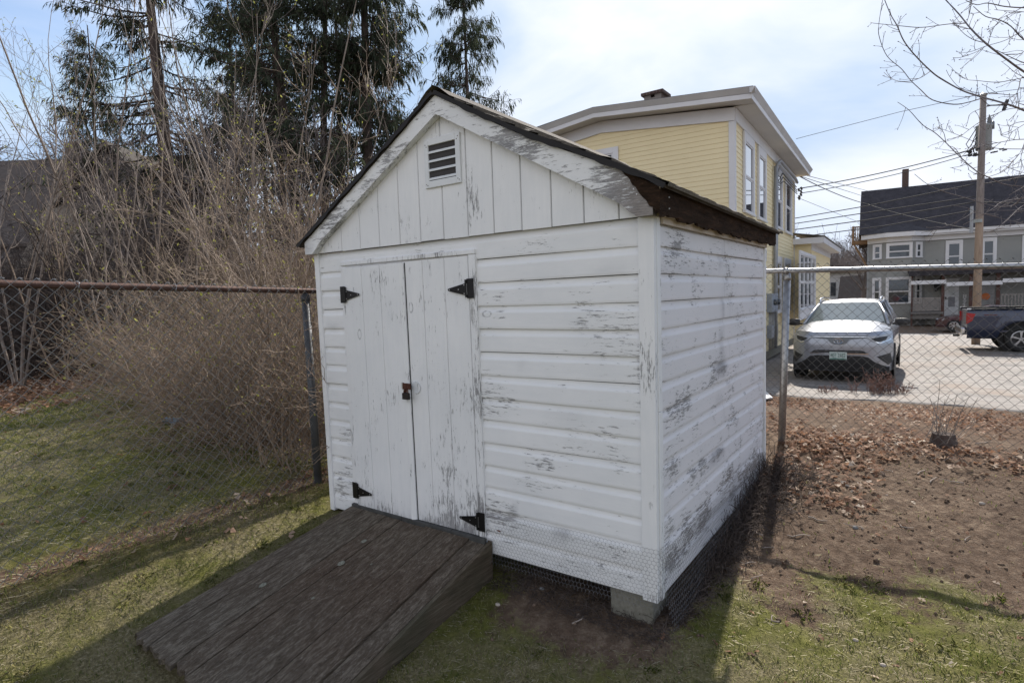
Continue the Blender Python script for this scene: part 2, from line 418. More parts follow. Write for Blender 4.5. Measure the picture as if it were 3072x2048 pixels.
sp2 = [(.6, .33, .5, .10, .30), (1.05, .42, .28, .08, .36), (.95, .60, .25, .035, .45), (.55, .63, .25, .04, .3), (1.6, .30, .5, .12, .36), (1.9, .28, .5, .16, .34), (.25, .27, .25, .1, .35), (.25, .72, .2, .05, .25),
       (.3, 1.02, .3, .07, .28), (.7, 1.08, .3, .03, .26), (1.05, 1.12, .12, .03, .4), (1.4, .78, .3, .05, .2), (.6, .86, .3, .04, .16), (.15, .5, .1, .2, .22), (1.7, .6, .5, .05, .2), (1.0, 1.6, .12, .015, .3)]
st2 = [(1.05, 1.14, .12, .05, .95), (1.07, 1.5, .035, .07, .6), (1.05, 1.78, .03, .06, .45), (1.03, 1.34, .04, .05, .5), (1.05, 1.25, .05, .05, .5), (.95, .62, .16, .035, .7), (.5, 1.72, .5, .03, .22), (1.5, .28, .9, .12, .5), (1.0, .95, .1, .05, .3)]
ba2 = [(1.0, .42, .4, .13, 1), (1.6, .3, .7, .2, 1), (.5, .3, .4, .1, .8)]
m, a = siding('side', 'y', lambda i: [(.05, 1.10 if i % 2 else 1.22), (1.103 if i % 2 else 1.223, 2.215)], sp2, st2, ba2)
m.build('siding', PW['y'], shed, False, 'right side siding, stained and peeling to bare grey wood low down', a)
# left and rear walls, plain sides of the same box; inner sheathing keeps daylight out
m = MB(); m.box((-2.43, .01, ZB+.004), (-.004, .03, ZT)); m.box((-.03, .032, ZB+.004), (-.002, 2.2, ZT)); m.box((-2.44, .032, ZB+.004), (-2.415, 2.2, ZT)); m.box((-2.41, 2.18, ZB+.004), (-.032, 2.21, ZT))
m.box((-2.41, .032, ZB+.006), (-.032, 2.178, ZB+.03))
m.build('inner_wall', simple('old_board', (.45, .45, .45), .8), shed)
# corner boards
m = MB()
def slab(x0, x1, y0, y1, z0, z1, mb, lean=True):
    mb.hexa([(warp_front(x, z) if lean else x, y, z) for z in (z0, z1) for x, y in ((x0, y0), (x1, y0), (x1, y1), (x0, y1))])
def slab_sub(mb, x0, x1, y0, y1, z0, z1, n=24):
    P = []
    zs = np.linspace(z0, z1, n)
    for (x, y) in ((x0, y1), (x0, y0), (x1, y0), (x1, y1)):
        P.append([(warp_front(x, z), y, z) for z in zs])
    mb.grid(np.array(P))
    slab(x0+.0005, x1-.0005, y0+.0005, y1, z0, z0+.001, mb); slab(x0+.0005, x1-.0005, y0+.0005, y1, z1-.001, z1, mb)
def waver(m, f):
    V = np.vstack(m.v); return {'wear': f(V), 'stain': np.zeros(len(V)), 'bare': np.zeros(len(V))}
for (x0, x1, y0, y1) in ((-.0545, .0215, -.029, .0), (-2.445, -2.3995, -.029, .0)):
    m = MB(); slab_sub(m, x0, x1, y0, y1, ZB-.012, ZT)
    m.build('corner_board', PW['z'], shed, att=waver(m, lambda V: .16*np.exp(-(V[:, 2]-ZB)/.12)+.05), bevel=.002)
m = MB(); 
for zz in [(ZB-.012, 1.05), (1.052, ZT)]: m.box((.0, .0015, zz[0]), (.0265, .047, zz[1]))
m.build('corner_board', PW['z'], shed, att=waver(m, lambda V: .2*np.exp(-(V[:, 2]-ZB)/.2)+.04), bevel=.002)
m = MB(); m.box((.0, 2.19, ZB), (.026, 2.232, ZT)); 
m.add([], [])
m.v[-1:] = []
m.build('corner_board', PW['z'], shed, att=waver(m, lambda V: V[:, 2]*0+.05))
# gable of vertical boards
AP = (-1.218, 2.72); SL = (2.72-1.985)/1.30
def lift(u): return .055*float(sst(.45, 1.25, u))
def gtop(x): return AP[1]-SL*abs(x-AP[0])
seams = [-2.445, -2.326, -2.144, -1.956, -1.775, -1.592, -1.418, -1.235, -1.052, -.872, -.691, -.509, -.326, -.142, .008]
m = MB(); wl = []
for a_, b_ in zip(seams[:-1], seams[1:]):
    xs = [a_+.002, a_+.005, b_-.005, b_-.002]; ds = [-.030, -.036, -.036, -.030]
    if a_ < AP[0] < b_: xs = [a_+.002, a_+.005, AP[0], b_-.005, b_-.002]; ds = [-.030, -.036, -.036, -.036, -.030]
    zb = 1.957+rng.normal(0, .0015); n = 18
    P = np.zeros((n+1, len(xs), 3))
    for j, (x, d) in enumerate(zip(xs, ds)):
        zt_ = max(gtop(x)-.02, zb+.01); z = np.linspace(zb, zt_, n)
        P[1:, j] = np.stack([np.full(n, x), np.full(n, d), z], -1); P[0, j] = (x, -.0215, zb)
    m.grid(P)
V = np.vstack(m.v)
wear = .3*np.exp(-((V[:, 0]+1.035)/.022)**2)*np.exp(-((V[:, 2]-2.1)/.16)**2)+.12*np.exp(-((V[:, 0]+1.0)/.1)**2)*np.exp(-((V[:, 2]-2.05)/.1)**2)+.12*np.exp(-((V[:, 0]+.4)/.1)**2-((V[:, 2]-2.0)/.03)**2)
m.build('gable_boards', PW['z'], shed, att={'wear': wear, 'stain': wear*0, 'bare': wear*0})
m = MB(); m.prism([(-2.44, -.0295, 1.9565), (.0, -.0295, 1.9565), (.0, -.0295, gtop(0)-.03), (AP[0], -.0295, AP[1]-.03), (-2.44, -.0295, gtop(-2.44)-.03)], (0, .03, 0))
m.build('gable_backing', simple('gap_dark', (.20, .20, .21), .9), shed)
m = MB(); m.prism([(-2.44, 2.18, 1.9565), (.0, 2.18, 1.9565), (.0, 2.18, gtop(0)-.03), (AP[0], 2.18, AP[1]-.03), (-2.44, 2.18, gtop(-2.44)-.03)], (0, .035, 0))
m.build('rear_gable', bpy.data.materials['old_board'], shed)
# rake boards with a curved foot
Y0, Y1 = -.084, -.0365
def rake(side):
    s = 1 if side == 'r' else -1
    top = lambda u: AP[1]+.026-SL*u; bot = lambda u: AP[1]-.076-SL*u
    U1 = 1.262 if s > 0 else 1.262
    n = 34; us = np.linspace(0, U1, n)
    zb = np.array([bot(u) for u in us]); zt = np.array([top(u)+(lift(u) if s > 0 else 0) for u in us])
    foot = 1.10; zf = 1.952
    for i, u in enumerate(us):
        if u > foot:
            q = min(1, (u-foot)/.085); zb[i] = bot(u)*(1-q**1.6)+zf*q**1.6
    P = []
    X = AP[0]+s*us
    for (zz, y) in ((zb, Y1), (zb, Y0), (zt*.34+zb*.66, Y0), (zt*.67+zb*.33, Y0), (zt, Y0), (zt, Y1)):
        P.append(np.stack([X, np.full(n, y), zz], -1))
    m = MB(); P = np.array(P)
    if s < 0: P = P[::-1]
    m.grid(P)
    m.hexa([(X[-1]-s*.001, Y0, zb[-1]), (X[-1]-s*.001, Y1, zb[-1]), (X[-1], Y1, zb[-1]), (X[-1], Y0, zb[-1]), (X[-1]-s*.001, Y0, zt[-1]), (X[-1]-s*.001, Y1, zt[-1]), (X[-1], Y1, zt[-1]), (X[-1], Y0, zt[-1])])
    V = np.vstack(m.v); u = np.abs(V[:, 0]-AP[0])
    if s > 0:
        wear = .10+.26*sst(.80, 1.12, u)+.16*sst(.3, .85, u); bare = sst(1.0, 1.2, u); stain = sst(1.1, 1.25, u)*.8
    else:
        wear = .13+.20*sst(.7, 1.25, u)*(.6+.4*np.sin(u*9)); bare = wear*0; stain = .5*sst(1.1, 1.26, u)
    m.build('rake_board', P_RR if s > 0 else P_RL, shed, att=dict(wear=wear, stain=stain, bare=bare),
            label='right rake board, paint gone to grey wood near its foot' if s > 0 else 'left rake board with flaking paint')
rake('r'); rake('l')
# rotten brown eave fascia on the right, wrapping onto the rake
k = NT('rotten_wood', .95, .1); v = k.map((3, 1.2, 9)); f = k.noise(v, 5, 8, .75); f2 = k.noise(k.map(), 22, 5, .7)
k.base(k.mix(k.ramp(f2, [(.62, 0), (.75, .7)]), k.ramp(f, [(.3, (.012, .008, .006)), (.55, (.045, .027, .018)), (.75, (.11, .06, .035))]), (.14, .085, .05)))
k.bump(f, 1.0, .02); M_rot = k.m
n = 90; ys = np.linspace(-.086, 2.33, n); P = np.zeros((7, n, 3))
for j, y in enumerate(ys):
    e = .006*math.sin(y*19)+.005*math.sin(y*47+1)+.004*math.sin(y*91); sag = -.008*math.sin(y*1.3)
    zb = 1.949+e+sag; ztp = 2.098-.018*y+sag*.3
    for q, (dx, z) in enumerate(((.055, zb+.004), (.072+e*.3, zb), (.078, zb+.03), (.076+.004*math.sin(y*23), (zb+ztp)/2), (.080, ztp-.02), (.078, ztp), (.05, ztp))):
        P[q, j] = (dx, y, z)
m = MB(); m.grid(P); m.box((.056, -.0855, 1.955), (.074, -.084, 2.04))
m.box((.05, 2.325, 1.955), (.078, 2.333, 2.05))
m.build('fascia', M_rot, shed, label='dark brown rotten fascia along the right eave')
m = MB(); m.prism([(.002, 0.001, 1.9555), (.055, 0.001, 1.9555), (.055, .001, 1.966), (.002, .001, 2.0)], (0, 2.26, 0))
m.box((.0275, .05, 1.925), (.04, 2.2, 1.955))
m.build('soffit', simple('aged_soffit', (.50, .43, .36), .8), shed)
# dark rot creeping round the rake foot
m = MB(); X = AP[0]+np.linspace(1.12, 1.296, 12)
P = np.array([[(x, Y0-.004, z) for x in X] for z in (0, 1)], float)
for j, x in enumerate(X):
    u = x-AP[0]; lo = AP[1]-.076-SL*u; hi = AP[1]+.026-SL*u+lift(u)
    q = min(1, (u-1.12)/.17)
    P[0, j, 2] = hi-.004-(hi-1.957)*q**1.3+.006*math.sin(u*160); P[1, j, 2] = hi
m.grid(P); m.build('rotten_patch', M_rot, shed)
# roof: sheathing and curled three-tab shingles
k = NT('asphalt_shingle', .95, .15); v = k.map((1, 1, 1)); f = k.noise(v, 90, 4, .7); f2 = k.noise(v, 3, 6, .7)
k.base(k.mix(k.ramp(f2, [(.45, 0), (.65, .6)]), k.ramp(f, [(.3, (.07, .063, .057)), (.55, (.17, .155, .14)), (.75, (.32, .30, .27))]), (.20, .175, .14)))
k.bump(f, .8, .006); M_shing = k.m
def roof_side(s):
    m = MB(); ang = math.atan(SL); L = 1.318/math.cos(ang); ny = 70
    dirn = np.array([s*math.cos(ang), 0, -math.sin(ang)]); nrm = np.array([s*math.sin(ang), 0, math.cos(ang)])
    O = np.array([AP[0], 0, AP[1]+.030])
    LF = lambda a, y: (np.array([0, 0, lift(a*math.cos(ang))*(1-.018*y/.055*.8)]) if s > 0 else np.zeros(3))
    m2 = MB(); ss = np.linspace(0, L, 9)
    for a_, b_ in zip(ss[:-1], ss[1:]):
        c8 = [O+dirn*a+nrm*h+LF(a, y)+np.array([0, y, 0]) for h in (0, .014) for a, y in ((a_, -.086), (b_, -.086), (b_, 2.33), (a_, 2.33))]
        m2.hexa(c8)
    m2.build('roof_sheathing', simple('sheathing_%s' % ('r' if s > 0 else 'l'), (.06, .05, .045), .9), shed)
    courses = 10; c = L/courses
    for i in range(courses):
        ys = np.linspace(-.100, 2.345, ny)
        a0 = i*c-(.04 if i else 0); a1 = (i+1)*c+.012
        P = np.zeros((4, ny, 3))
        for j, y in enumerate(ys):
            cu = .004+.006*abs(math.sin(y*10.2+i*2.1))+.003*rng.random()
            ln = a1+.004*math.sin(y*31+i)+(.006*rng.random() if i == courses-1 else 0)
            for q, (a, h) in enumerate(((a0, .015), ((a0+a1)/2, .019+.002*(i % 2)), (ln, .020+cu), (ln-.001, .014))):
                P[q, j] = O+dirn*a+nrm*h+LF(a, y); P[q, j, 1] = y
        if s < 0: P = P[:, ::-1]
        m.grid(P)
    # ragged dark edge seen from the gable end
    us = np.linspace(0, L, 60)
    P = np.zeros((3, 60, 3))
    for j, u in enumerate(us):
        d_ = .004*math.sin(u*14)+.003*math.sin(u*41)
        for q, h in enumerate((.022, .006, -.004+d_)):
            P[q, j] = O+dirn*u+nrm*h+LF(u, 0); P[q, j, 1] = -.101-.002*q
    m3 = MB(); m3.grid(P); m3.build('roof_edge', simple('roof_edge_%s' % ('r' if s > 0 else 'l'), (.020, .018, .018), .9), shed)
    m.build('shingles', M_shing, shed)
roof_side(1); roof_side(-1)
m = MB(); ys = np.linspace(-.10, 2.345, 40)
m.grid(np.array([[(AP[0]+dx, y, AP[1]+.030+.048-abs(dx)*SL*.9-.02*(abs(dx) > .1)) for y in ys] for dx in (-.12, -.05, 0, .05, .12)]))
m.build('ridge_cap', M_shing, shed)
# louvred vent
M_screw = simple('screw', (.12, .11, .10), .5, .5)
vent = MB(); vx0, vx1, vz0, vz1 = -1.352, -1.082, 2.255, 2.530; ix0, ix1, iz0, iz1 = -1.321, -1.116, 2.294, 2.494
for b in (((vx0, vz0), (ix0, vz1)), ((ix1, vz0), (vx1, vz1)), ((ix0, vz0), (ix1, iz0)), ((ix0, iz1), (ix1, vz1))):
    vent.box((b[0][0], -.048, b[0][1]), (b[1][0], -.0365, b[1][1]))
vp_ = vent.build('vent', simple('vent_paint', (.66, .67, .68), .5, var=.06), shed, bevel=.002)
m = MB()
for i in range(4):
    z = iz0+.004+i*.05
    m.hexa([(ix0, -.046, z), (ix1, -.046, z), (ix1, -.008, z+.044), (ix0, -.008, z+.044), (ix0, -.046, z+.007), (ix1, -.046, z+.007), (ix1, -.008, z+.048), (ix0, -.008, z+.048)])
m.build('louvre', bpy.data.materials['vent_paint'], vp_)
m = MB(); m.box((ix0, -.0385, iz0), (ix1, -.0366, iz1)); m.build('vent_screen', simple('vent_dark', (.05, .045, .045), .9), vp_)
for x, z in ((vx0+.012, vz0+.022), (vx0+.022, vz0+.014), (vx1-.02, vz0+.025), (vx1-.010, vz0+.018), (vx0+.012, vz1-.03), (vx0+.020, vz1-.042), (vx1-.012, vz1-.02), (vx1-.02, vz1-.035)):
    m = MB(); m.lathe([(.0032, 0), (.0025, -.002)], (x, -.048, z), 'y', 8); m.build('screw', M_screw, vp_)
# door frame
m = MB()
slab(-2.165, -2.117, -.034, -.004, .20, 1.846, m); slab(-1.060, -1.012, -.034, -.004, .20, 1.856, m)
slab(-2.165, -1.012, -.036, -.0038, 1.8575, 1.885, m)
m.build('door_frame', PW['z'], shed, att=waver(m, lambda V: .08+.16*(V[:, 0] > -1.2)), bevel=.003)
m = MB(); m.box((-2.116, -.006, .2), (-1.061, .009, 1.857)); m.build('door_recess', simple('recess_dark', (.03, .03, .03), .9), shed)
def door(xs, y, ztl, ztr, name_label):
    P_all = MB()
    for a_, b_ in zip(xs[:-1], xs[1:]):
        q = [(a_+.0012, y+.005), (a_+.004, y), (b_-.004, y), (b_-.0012, y+.005)]; n = 40
        zt_ = lambda x: ztl+(ztr-ztl)*(x-xs[0])/(xs[-1]-xs[0])
        P = np.array([[(warp_front(x, z), yy, z) for (x, yy) in q] for z in [.238]+list(np.linspace(.238, 1, n)*1.0)], float)
        for i in range(len(P)):
            t_ = max(0, (i-1)/(n-1))
            for j, (x, yy) in enumerate(q):
                z = .238+(zt_(x)-.238)*t_; P[i, j] = (warp_front(x, z), yy if i else y+.015, z)
        P_all.grid(P)
    P_all.hexa([(warp_front(x, z), yy, z) for z, dz in ((.239, 0), (1.842, 0)) for x, yy in ((xs[0]+.001, y+.0055), (xs[-1]-.001, y+.0055), (xs[-1]-.001, y+.019), (xs[0]+.001, y+.019))])
    V = np.vstack(P_all.v)
    wear = .22*np.exp(-(V[:, 2]-.24)/.10)+.03
    for c_ in xs[1:-1]: wear = wear+.16*np.exp(-np.abs(V[:, 0]-c_)/.01)*sst(1.3, .3, V[:, 2])
    if xs[0] > -1.7: wear = wear+.07*(V[:, 0] > -1.42)
    return P_all.build('door', PW['z'], shed, False, name_label, dict(wear=wear, stain=.35*np.exp(-(V[:, 2]-.24)/.05), bare=wear*0))
dl = door([-2.113, -1.941, -1.768, -1.588], -.050, 1.838, 1.842, 'left door leaf of three boards, overlapping the other')
dr = door([-1.583, -1.418, -1.244, -1.064], -.030, 1.848, 1.852, 'right door leaf of three boards')
m = MB(); m.prism([(warp_front(x, .238), y, .238) for x, y in ((-1.5895, -.0525), (-1.5830, -.0525), (-1.559, -.040), (-1.559, -.031), (-1.5895, -.031))], (-.0225*.9, 0, 1.604))
m.build('edge_strip', PW['z'], dl, att=waver(m, lambda V: V[:, 2]*0+.12))
m = MB(); m.prism([(warp_front(x, .238), y, .238) for x, y in ((-1.5588, -.0312), (-1.5518, -.0312), (-1.5518, -.030), (-1.5588, -.030))], (-.0225*.9, 0, 1.604))
m.build('door_gap_shade', bpy.data.materials['recess_dark'], dr)  # thin solid strip coloured dark to draw the shade between the leaves
# strap hinges
M_black = simple('black_iron', (.018, .017, .017), .45, .6, .3)
M_steel = simple('bare_steel', (.55, .55, .55), .35, .9)
def hinge(door_, xb, z, s, y):
    """butt plate on the frame at xb, tapering strap pointing s along x"""
    h = MB()
    w = .024
    h.box((xb-w, y-.004, z-.055), (xb+w, y, z+.055))
    h.lathe([(.0075, -.05), (.0075, .05)], (xb+s*(w+.004), y-.005, z), 'z', 10)
    x0 = xb+s*(w+.010); x1 = x0+s*.128
    poly = [(x0, z-.038), (x0, z+.030), (x1, z+.008-.004), (x1+s*.006, z-.003), (x1, z-.010)]
    if s < 0: poly = poly[::-1]
    h.prism([(px, y-.004, pz) for px, pz in poly], (0, .0035, 0))
    o = h.build('hinge', M_black, door_, bevel=.001)
    for fx, fz in ((.008, -.028), (.008, .020), (.05, -.004), (.118, -.003)):
        q = MB(); q.lathe([(.0035, 0), (.0030, -.0025)], (x0+s*fx, y-.004, z+fz), 'y', 8); q.build('rivet', M_steel, o)
    q = MB(); q.box((xb+s*(w-.004), y-.0075, z-.035), (xb+s*(w-.001), y-.004, z+.028))
    q.build('hinge_pin', M_steel, o)
# each hinge is screwed to its leaf
hinge(dl, -2.135, 1.665, 1, -.0545); hinge(dl, -2.115, .338, 1, -.0545)
hinge(dr, -1.050, 1.668, -1, -.0385); hinge(dr, -1.030, .328, -1, -.0385)
# hasp and staple
M_rust = simple('rusty_iron', (.09, .035, .022), .85, .3, .5, 60)
m = MB(); m.box((-1.620, -.0535, 1.064), (-1.600, -.0505, 1.106)); m.build('hasp_plate', M_steel, dl)
m = MB(); m.box((-1.602, -.061, 1.066), (-1.535, -.057, 1.104)); m.box((-1.590, -.064, 1.045), (-1.570, -.058, 1.07)); m.lathe([(.006, .02), (.006, -.02)], (-1.600, -.057, 1.085), 'z', 8)
m.build('hasp', M_rust, dl, bevel=.002)
m = MB(); an = np.linspace(-math.pi*.55, math.pi*.55, 18)
m.tube([(-1.515+.036*math.cos(a), -.0335, 1.078+.036*math.sin(a)) for a in an], .0032, 6); m.box((-1.545, -.035, 1.045), (-1.500, -.0305, 1.112))
m.build('staple_plate', simple('painted_plate', (.60, .61, .62), .5), dr)
lock = thing('padlock', 'small rusty padlock hanging from the hasp of the shed doors', 'padlock', (-1.566, -.07, 1.005))
m = MB(); m.box((-1.592, -.082, 1.006), (-1.540, -.060, 1.046)); m.box((-1.594, -.083, 1.008), (-1.538, -.059, 1.014)); m.build('lock_body', simple('lock_dark', (.028, .022, .020), .6, .4, .3), lock, bevel=.003)
an = np.linspace(0, math.pi, 14); m = MB(); m.tube([(-1.566+.017*math.cos(a), -.071, 1.046+.030*math.sin(a)) for a in an], .0038, 8); m.build('shackle', M_rust, lock, True)

# nails on rake foot and fascia
for (x, y, z, ax) in ((-.030, -.0845, 2.05, 'y'), (-.045, -.0845, 2.075, 'y'), (.0785, .02, 2.035, 'x'), (.0785, .02, 1.985, 'x')):
    m = MB()
    if ax == 'y': m.lathe([(.004, 0), (.003, -.003)], (x, y, z), 'y', 8)
    else: m.lathe([(.004, 0), (.003, .004)], (x, y, z), 'x', 8)
    m.build('nail', M_steel, shed)

# concrete blocks carrying the shed
k = NT('concrete', .95, .1); v = k.map(); f = k.noise(v, 40, 6, .7); f2 = k.noise(v, 6, 4)
k.base(k.mix(f2, k.ramp(f, [(.3, (.13, .12, .10)), (.7, (.30, .28, .24))]), (.15, .15, .12))); k.bump(f, .7, .006); M_conc = k.m
for i, (x, y, lb) in enumerate(((-.245, .002, 'grey concrete block under the front right corner of the white shed'), (-.24, 1.85, 'grey concrete block under the rear right corner of the white shed'),
                            (-2.38, 1.85, 'grey concrete block under the rear left corner of the white shed'))):
    if i: continue
    m = MB(); z0 = g1(x+.1, y+.05)-.05
    m.box((x, y, z0), (x+.225, y+.20, .147)); bl = m.build('concrete_block', M_conc, None, bevel=.006); tag(bl, lb, 'block')

# ------------------------------------------------------------------ ramp
k = NT('ramp_boards', .95, .06); v = k.map((9, 1.0, 9)); f = k.noise(v, 6, 12, .8, .5); f2 = k.noise(k.map(), 1.6, 4, .6); f3 = k.noise(k.map((40, 4, 40)), 5, 6, .85)
red = k.ramp(f, [(.3, (.036, .024, .017)), (.5, (.096, .066, .047)), (.68, (.19, .145, .108))])
gry = k.ramp(f, [(.3, (.042, .033, .025)), (.5, (.120, .099, .076)), (.68, (.30, .265, .215))])
c = k.mix(k.math('ADD', k.ramp(f2, [(.3, .25), (.7, .75)]), k.attr('grey'), True), red, gry)
c = k.mix(k.ramp(f3, [(.56, 0), (.68, .85)]), c, (.34, .315, .28))
c = k.mix(k.ramp(f, [(.22, 1), (.33, 0)]), c, (.008, .007, .006))
k.base(c); k.bump(k.math('ADD', f, f3), .9, .010); M_ramp = k.m
ramp = thing('wooden_ramp', 'weathered dark wooden ramp leading up to the shed doors', 'ramp', (-1.56, -.7, -.05))
XL, XR = -2.157, -.995
def deckz(x, y):
    t = (x-XL)/(XR-XL)
    return (.233+.160*y)*(1-t)+(.232+.268*y)*t
def endy(t): return -1.395-.03*t+.035*math.sin(t*31)*.5+.012*math.sin(t*77)
bw = [0, .115, .30, .41, .60, .72, .90, 1.0]
m = MB(); gr = []
for i, (a_, b_) in enumerate(zip(bw[:-1], bw[1:])):
    nx, ny = 8, 40
    dz = rng.normal(0, .004); y_end = endy((a_+b_)/2)+rng.normal(0, .012)
    P = np.zeros((ny+1, nx+2, 3))
    for j in range(nx+2):
        q = np.clip((j-1)/(nx-1), 0, 1); x = XL+(XR-XL)*(a_+(b_-a_)*q)+(.0028 if j < 5 else -.0028)
        for r_ in range(ny+1):
            yy = -.062+(y_end-(-.062))*min(1, r_/(ny-1))+.010*math.sin(x*90)*(r_ >= ny-1)
            z = deckz(x, yy)+dz-(.0045 if j in (0, nx+1) else 0)-(.02 if j in (0, nx+1) else 0)-(.025 if r_ == ny else 0)+.0018*math.sin(q*math.pi)*(-1)
            if r_ >= ny-3: z -= .004*(r_-ny+4)*abs(math.sin(x*60))
            P[r_, j] = (x, yy, z)
    m.grid(P[:, ::-1]); gr.append(np.full(P.shape[0]*P.shape[1], .35 if i in (0, 1) else (.15 if i == 6 else -.1)))
gr = np.concatenate(gr); V = np.vstack(m.v); gr = gr+.5*sst(-.9, -1.35, V[:, 1])
m.build('deck', M_ramp, ramp, att=dict(grey=gr))
m = MB(); 
for t0, t1 in ((0, .42), (.42, .78), (.78, 1.0)):
    xa, xb = XL+(XR-XL)*t0, XL+(XR-XL)*t1-.003
    m.hexa([(xa, -.060, .205), (xb, -.060, .205), (xb, -.037, .205), (xa, -.037, .205), (xa, -.060, .238), (xb, -.060, .238), (xb, -.037, .240), (xa, -.037, .240)])
k = NT('ramp_side', .95, .06); v = k.map((12, 1.2, 16)); f = k.noise(v, 4, 9, .78, .4); k.base(k.mix(k.ramp(k.noise(k.map(), 3, 5), [(.4, 0), (.65, .5)]), k.ramp(f, [(.3, (.045, .034, .026)), (.52, (.105, .082, .060)), (.7, (.19, .155, .12))]), (.05, .055, .035))); k.bump(f, .7, .006); M_rside = k.m
m.build('header_board', simple('ramp_header', (.055, .055, .052), .85, 0, .35, 18), ramp, bevel=.002)
m = MB(); n = 30; ys = np.linspace(-.034, -1.42, n)
P = [[(XR+.003, y, deckz(XR, y)-.002) for y in ys], [(XR+.030, y, deckz(XR, y)+.001) for y in ys], [(XR+.031, y, deckz(XR, y)-.03) for y in ys], [(XR+.030, y, min(deckz(XR, y)-.04, -.025+.13*y)) for y in ys]]
m.grid(np.array(P)); m.box((XR+.002, -.036, -.05), (XR+.030, -.034, .228))
m.build('side_board', M_rside, ramp)
m = MB(); P = [[(XL-.002, y, deckz(XL, y)-.008) for y in ys], [(XL-.002, y, deckz(XL, y)-.30) for y in ys]]; m.grid(np.array(P)); m.build('side_board', M_rside, ramp)
# pale lichen spots on the deck
M_lich = simple('lichen', (.17, .165, .13), .95, 0, .5, 120)
for (px, py, r_) in ((790, 1775, .017), (1024, 1706, .019), (1092, 1638, .016), (1090, 1776, .007), (1297, 1720, .008), (1115, 1710, .006), (940, 1812, .008)):
    p = on_plane(px, py, (XL, 0, .233), (0.06, -.21, 1)); n = 12; x, y = p[0], p[1]
    z = deckz(x, y)+.0035
    pts = [(x+r_*(.8+.35*rng.random())*math.cos(a), y+1.3*r_*(.8+.35*rng.random())*math.sin(a)) for a in np.arange(n)*2*math.pi/n]
    m = MB(); m.prism([(a, b, deckz(a, b)+.002) for a, b in pts], (0, 0, .002)); m.build('lichen', M_lich, ramp)

# ------------------------------------------------------------------ chicken wire stapled round the foot of the shed
M_wire = simple('galvanised_wire', (.17, .17, .175), .5, .5, .15)
M_wire_old = simple('old_wire', (.14, .13, .13), .6, .5, .3)
cw = thing('chicken_wire', 'hexagonal chicken wire strip nailed round the foot of the white shed', 'wire mesh', (-.4, -.05, .1))
m = MB(); hx = .025
def wire_hex(m, f, u0, u1, v0, v1, top=None):
    ny = int((v1-v0)/(hx*.75)); nx = int((u1-u0)/(hx*.866))
    for r_ in range(ny+1):
        for c_ in range(nx+1):
            cx = u0+(c_+.5*(r_ % 2))*hx*.866; cy = v0+r_*hx*.75
            if f is not fr and cy < g1(.06, cx): continue
            if top and cy > top(cx): continue
            P0 = (cx, cy+hx*.5); P1 = (cx+hx*.433, cy+hx*.25); P2 = (cx+hx*.433, cy-hx*.25); Pm = (cx-hx*.433, cy+hx*.25)
            m.tube([f(*Pm), f(*P0), f(*P1), f(*P2)], .0007, 3, False)
def fr(u, v_):
    w = .006*math.sin(u*9)+.004*math.sin(v_*30+u*5)
    z = v_
    y = -.033-abs(w) if z > .15 else -.033-abs(w)-.5*(.15-z)*1.0-.05*math.sin(u*6)**2*(.15-z)
    return (u, y, z)
wire_hex(m, fr, -.97, .035, .11, .40, lambda u: .395-.0*u if u > -.75 else .31+(u+.97)*.38)
def fs(u, v_):
    w = .012*math.sin(u*5)+.008*math.sin(v_*22+u*3)
    z = v_
    return (.030+abs(w)+(.25-z if z < .25 else 0)*.28, u, z)
wire_hex(m, fs, -.02, 2.0, .02, .40, lambda u: .40-.06*u)
m.build('mesh', M_wire, cw)
# a dead leaf caught in the wire and two dark scraps
m = MB()
for (x, z, s_) in ((-.905, .305, .018),):
    m.add([(x-s_, -.044, z), (x, -.048, z+.006), (x+s_, -.043, z-.002), (x, -.04, z-.009)], [(0, 1, 2, 3)])
tag(m.build('dead_leaf', simple('leaf_rust', (.16, .05, .03), .8)), 'reddish dead leaf caught in the chicken wire beside the ramp', 'leaf')
# ------------------------------------------------------------------ chain link fences
M_galv = simple('galvanised_pipe', (.33, .335, .35), .38, .8, .12, 12)
M_galvw = simple('backlit_wire', (.075, .075, .077), .6, .15, .2)  # base colour darkened for wires seen from their shaded side
M_dullw = simple('dull_wire', (.19, .195, .20), .5, .4, .25)
M_rrail = simple('rusty_rail', (.105, .058, .045), .7, .35, .35, 25, .4, .4)
M_dpost = simple('dull_post', (.10, .105, .115), .6, .6, .2)
PITCHW = .0365
def link_mesh(p0, p1, ztop, zbot, wr):
    """real woven zigzag wires between two ground points; ztop, zbot functions of arc length"""
    p0 = np.array(p0); p1 = np.array(p1); L = np.linalg.norm(p1-p0); d = (p1-p0)/L; nn_ = np.array([-d[1], d[0]])
    m = MB(); n = int(L/PITCHW)
    half = PITCHW
    for i in range(n):
        s0 = i*PITCHW; zt = ztop(s0); zb = zbot(s0); k_ = int((zt-zb)/half)
        pts = []
        for j in range(k_+1):
            s_ = s0+(PITCHW if (j+i) % 2 else 0.0)
            o = .0022*(1 if j % 2 else -1)
            bx = .004*math.sin(s0*3+j*.31)
            z = zt-j*half
            p = p0+d*(s_+.0015*math.sin(j+s0))+nn_*(o+bx)
            pts.append((p[0], p[1], z))
        # knuckled tip above the rail
        m.tube([(pts[0][0]+d[0]*.012, pts[0][1]+d[1]*.012, pts[0][2]-.006)]+pts, wr, 3, False)
    return m
